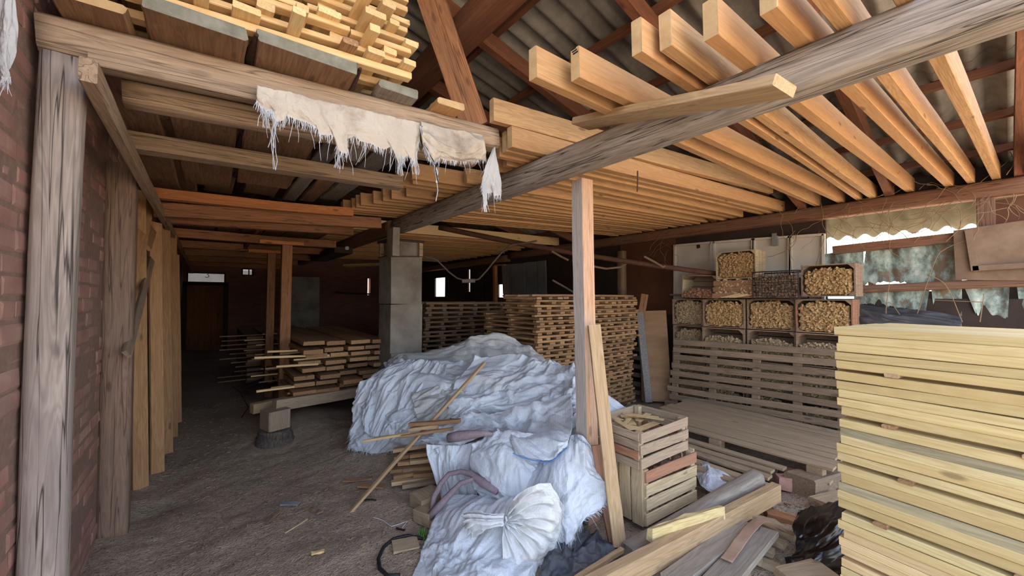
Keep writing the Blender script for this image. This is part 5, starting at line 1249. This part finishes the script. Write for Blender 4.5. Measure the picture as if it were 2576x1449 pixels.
# torn cloths on the loft beam
Yr = 2.085
def fy(pts, y): return [at(a, c, Y=y) for a, c in pts]
z1 = lambda l: [(600+x*.3865, y*.3865) for x, y in l]
top = z1([(120, 560), (230, 585), (340, 600), (460, 640), (580, 665), (700, 690), (820, 715), (940, 745), (1060, 775), (1180, 800)])
mid = z1([(118, 620), (225, 680), (340, 690), (460, 735), (580, 790), (700, 810), (820, 835), (940, 870), (1060, 900), (1185, 860)])
bot = z1([(118, 655), (150, 700), (180, 725), (215, 715), (236, 745), (245, 790), (285, 788), (300, 752), (340, 765), (400, 785), (450, 800), (520, 845), (535, 878), (600, 880), (640, 895), (655, 985), (690, 1000), (712, 990), (705, 905), (760, 885), (790, 920), (860, 935), (900, 955), (950, 975), (1000, 950), (1030, 975), (1045, 1085), (1075, 1035), (1100, 1010), (1130, 1040), (1150, 1070), (1165, 960), (1183, 900)])
patch('torn_cloth', [fy(top, Yr), fy(mid, Yr-.012), fy(bot, Yr)], 'rag', 'long torn stained white cloth nailed along the loft beam', 'cloth', 'torn cloths on the loft beam', nu=260, nv=50, amp=.010, f=7, aniso=(1.2, .6), seed=151, jag={2}, fringe=(('b', 0, 1, 330, .05, .95),))
b = MB(); r = random.Random(8)
for x, y, n_, L in ((165, 690, 5, .10), (235, 770, 4, .14), (240, 800, 3, .22), (650, 930, 6, .13), (1050, 1000, 8, .12), (1150, 1000, 8, .12)):
    for k in range(n_):
        p = at(600+(x+r.uniform(-12, 12))*.3865, y*.3865, Y=Yr); q = [p]
        for s in range(5): q.append(q[-1] + Vector((r.uniform(-.008, .008), r.uniform(-.006, .006), -L/5)))
        b.tube(q, .0016, 4)
b.build('hanging_threads', M['twine'], bpy.data.objects['torn_cloth'])['kind'] = 'stuff'
top = z1([(1185, 800), (1280, 815), (1380, 835), (1480, 855), (1588, 868)]); mid = z1([(1195, 880), (1290, 940), (1390, 960), (1490, 960), (1600, 930)])
bot = z1([(1205, 950), (1225, 1000), (1255, 1055), (1300, 1025), (1350, 1045), (1420, 1050), (1500, 1050), (1560, 1042), (1612, 1040)])
patch('torn_cloth', [fy(top, Yr-.01), fy(mid, Yr-.05), fy(bot, Yr-.01)], 'rag', 'plainer torn cloth hanging at the end of the loft beam', 'cloth', 'torn cloths on the loft beam', nu=120, nv=60, amp=.018, f=5, aniso=(.6, 1.6), rot=.25, seed=161, jag={2}, fringe=(('b', 0, 1, 160, .03, .9),))
C2 = bpy.data.objects['torn_cloth.001']
b = MB()
for k in range(6):
    q = [at(600+(x+r.uniform(-9, 9))*.3865, y*.3865, Y=Yr-.03) for x, y in ((1190, 820), (1210, 930), (1250, 1020), (1275, 1060), (1290, 1120), (1292, 1190))]; b.tube(q, .0035, 5)
b.tube([at(600+x*.3865, y*.3865, Y=Yr-.03) for x, y in ((1290, 1180), (1298, 1240), (1285, 1310))], .0025, 4)
b.build('twisted_strand', M['twine'], C2)
z2 = lambda l: [(600+x*.3865, y*.3865) for x, y in l]
patch('torn_cloth', [fy(z2([(1655, 965), (1662, 960), (1672, 965)]), 2.05), fy(z2([(1610, 1080), (1650, 1060), (1688, 1090)]), 2.03), fy(z2([(1590, 1180), (1645, 1170), (1705, 1200)]), 2.03), fy(z2([(1585, 1240), (1610, 1262), (1655, 1255), (1665, 1275), (1695, 1270), (1712, 1268)]), 2.05)],
 'ragwhite', 'hanging white cloth tail knotted below the corner of the loft beam', 'cloth', 'torn cloths on the loft beam', nu=60, nv=80, amp=.016, f=8, aniso=(1.6, .5), seed=171, jag={3}, fringe=(('b', 0, 1, 60, .05, .9), ('l', .3, 1, 60, .03, .6)))
C3 = bpy.data.objects['torn_cloth.002']; b = MB()
for k in range(16):
    q = [at(600+(x+r.uniform(-14, 14))*.3865, y*.3865, Y=2.04) for x, y in ((1600, 1190), (1602, 1260), (1605, 1320), (1606+r.uniform(-20, 20), 1380))]; b.tube(q, [.004, .005, .003, .001], 4)
b.build('frayed_tassel', M['ragwhite'], C3)['kind'] = 'stuff'
patch('white_curtain', R3([[(-40, -30, 1.22), (10, -30, 1.2), (38, -30, 1.22)], [(-40, 70, 1.22), (8, 70, 1.19), (42, 80, 1.22)], [(-40, 160, 1.22), (10, 150, 1.2), (36, 150, 1.22)], [(-40, 225, 1.22), (0, 200, 1.2), (26, 195, 1.22)]]),
 'ragwhite', 'white knitted cloth hanging at the corner of the brick wall', 'cloth', None, amp=.012, f=9, aniso=(1.6, .6), seed=181, nu=60, nv=80, fringe=(('b', 0, 1, 90, .02, .7),))
# ------------------------------------------------------------------ litter on the ground
r = random.Random(77); b = MB()
for k in range(1500):
    y = 1.6 + (r.random()**1.6)*6.; x = r.uniform(-.3, 1.1 if y < 4 else .9)
    z = float(ground_z(x, y)); s = r.uniform(.3, 1)
    b.box((x, y, z+.003), (.035*s, .008*s+.003, .002+.002*s), Matrix.Rotation(r.uniform(0, 6.3), 4, 'Z') @ Matrix.Rotation(r.uniform(-.3, .3), 4, 'X'))
tag(b.build('wood_chip_litter', M['flat']), 'scattered wood chips and splinters trodden into the dirt', 'litter', None, 'stuff')
b = MB()
for k in range(700):
    x = r.uniform(2.2, 4.6); y = r.uniform(.3, 2.0); z = float(ground_z(x, y)); s = r.uniform(.3, 1)
    b.box((x, y, z+.004), (.04*s, .01*s+.003, .003), Matrix.Rotation(r.uniform(0, 6.3), 4, 'Z') @ Matrix.Rotation(r.uniform(-.3, .3), 4, 'X'))
tag(b.build('wood_chip_litter', M['dim']), 'splinters lying between the timbers and the flat pallets', 'litter', None, 'stuff')
for i, (px, py, a, sx, sy, m, nm, lab) in enumerate(((730, 1266, .6, .13, .05, 'greypanel', 'slate_shard', 'pale grey shard lying alone in the aisle dirt'), (800, 1385, .2, .075, .03, 'slat', 'wood_chip', 'small pale wood chip near the black hose'),
    (795, 1280, 1.2, .10, .05, 'dim', 'wood_chip', 'dull brown chip beside the pale grey shard'), (900, 1208, .5, .24, .05, 'dim', 'wood_scrap', 'flat dusty scrap by the foot of the long stick'), (935, 1228, .8, .22, .06, 'mid', 'wood_scrap', 'second dusty scrap just below the slat pile'),
    (690, 1300, 2.2, .16, .015, 'dim', 'twig', 'thin twig in the dirt on the aisle side of the shard'), (745, 1318, 2.6, .18, .012, 'flat', 'twig', 'longer thin twig below the shard'), (930, 1262, .55, .10, .01, 'black', 'dark_splinter', 'short dark splinter beside the long stick'), (1008, 1330, 1.0, .07, .01, 'black', 'dark_splinter', 'dark splinter near the white thread'), (1020, 1370, .3, .16, .13, 'flat', 'wood_scrap', 'dusty flat scrap inside the hose loop'))):
    p = at(px, py, Z=.02); p.z = float(ground_z(p.x, p.y)) + .012
    q = Vector((math.cos(a)*sx/2, -math.sin(a)*sx/2, 0)); tag(lum(nm, p-q, p+q, sy, .012 if sy > .02 else .008, M[m], seg=3, rough=.003), lab, 'scrap')
def onfloor(pp, h=.012): 
    o = []
    for x, y in pp: p = at(x, y, Z=.02); p.z = float(ground_z(p.x, p.y))+h; o.append(p)
    return o
v, f = tube(onfloor([(1064, 1352), (1025, 1348), (990, 1355), (965, 1375), (952, 1400), (955, 1425), (975, 1442), (1005, 1446)], .01), .011, 8); tag(mesh('black_hose', v, f, M['black'], smooth=True), 'black curved hose piece on the dirt before the sacks', 'hose')
v, f = tube(onfloor([(940, 1298), (962, 1305), (985, 1322), (1000, 1318), (1025, 1310), (1012, 1325)], .008), .003, 5); tag(mesh('white_thread', v, f, M['twine']), 'loose white thread lying on the dirt', 'thread')
b = MB()
for k in range(30):
    p = onfloor([(1063+r.uniform(-9, 9), 1347+r.uniform(-7, 7))])[0]; b.tube([p-Vector((0, 0, .02)), p+Vector((r.uniform(-.02, .02), r.uniform(-.02, .02), r.uniform(.01, .05)))], .003, 4)
M['weed'] = plain('weed_green', (86, 120, 60), .8, bump=0)
tag(b.build('weed_tuft', M['weed']), 'tiny green weed tuft at the edge of the lowest sack', 'weed', None, 'stuff')
v, f = tube(onfloor([(1525-940, 970), (1545-940, 985), (1565-940, 1025), (607, 1060)], .006), .006, 6); tag(mesh('ground_cord', v, f, M['darkboard']), 'dark cord on the earth beside the stump', 'cord')
patch('dark_film', [[at(x, y, X=XR-q) for x, y, q in r_] for r_ in ([(2148, 766, .10), (2230, 772, .08), (2330, 786, .10), (2420, 800, .08)], [(2146, 782, .2), (2230, 790, .22), (2330, 800, .2), (2420, 812, .2)], [(2144, 802, .24), (2230, 812, .26), (2330, 822, .24), (2420, 834, .24)], [(2140, 850, .2), (2230, 858, .2), (2330, 866, .2), (2420, 870, .2)])],
 'darkfilm', 'dark folded film tucked below the ragged green sheets', 'film', None, amp=.03, f=4, aniso=(.5, 2.2), seed=191, nu=80, nv=50)
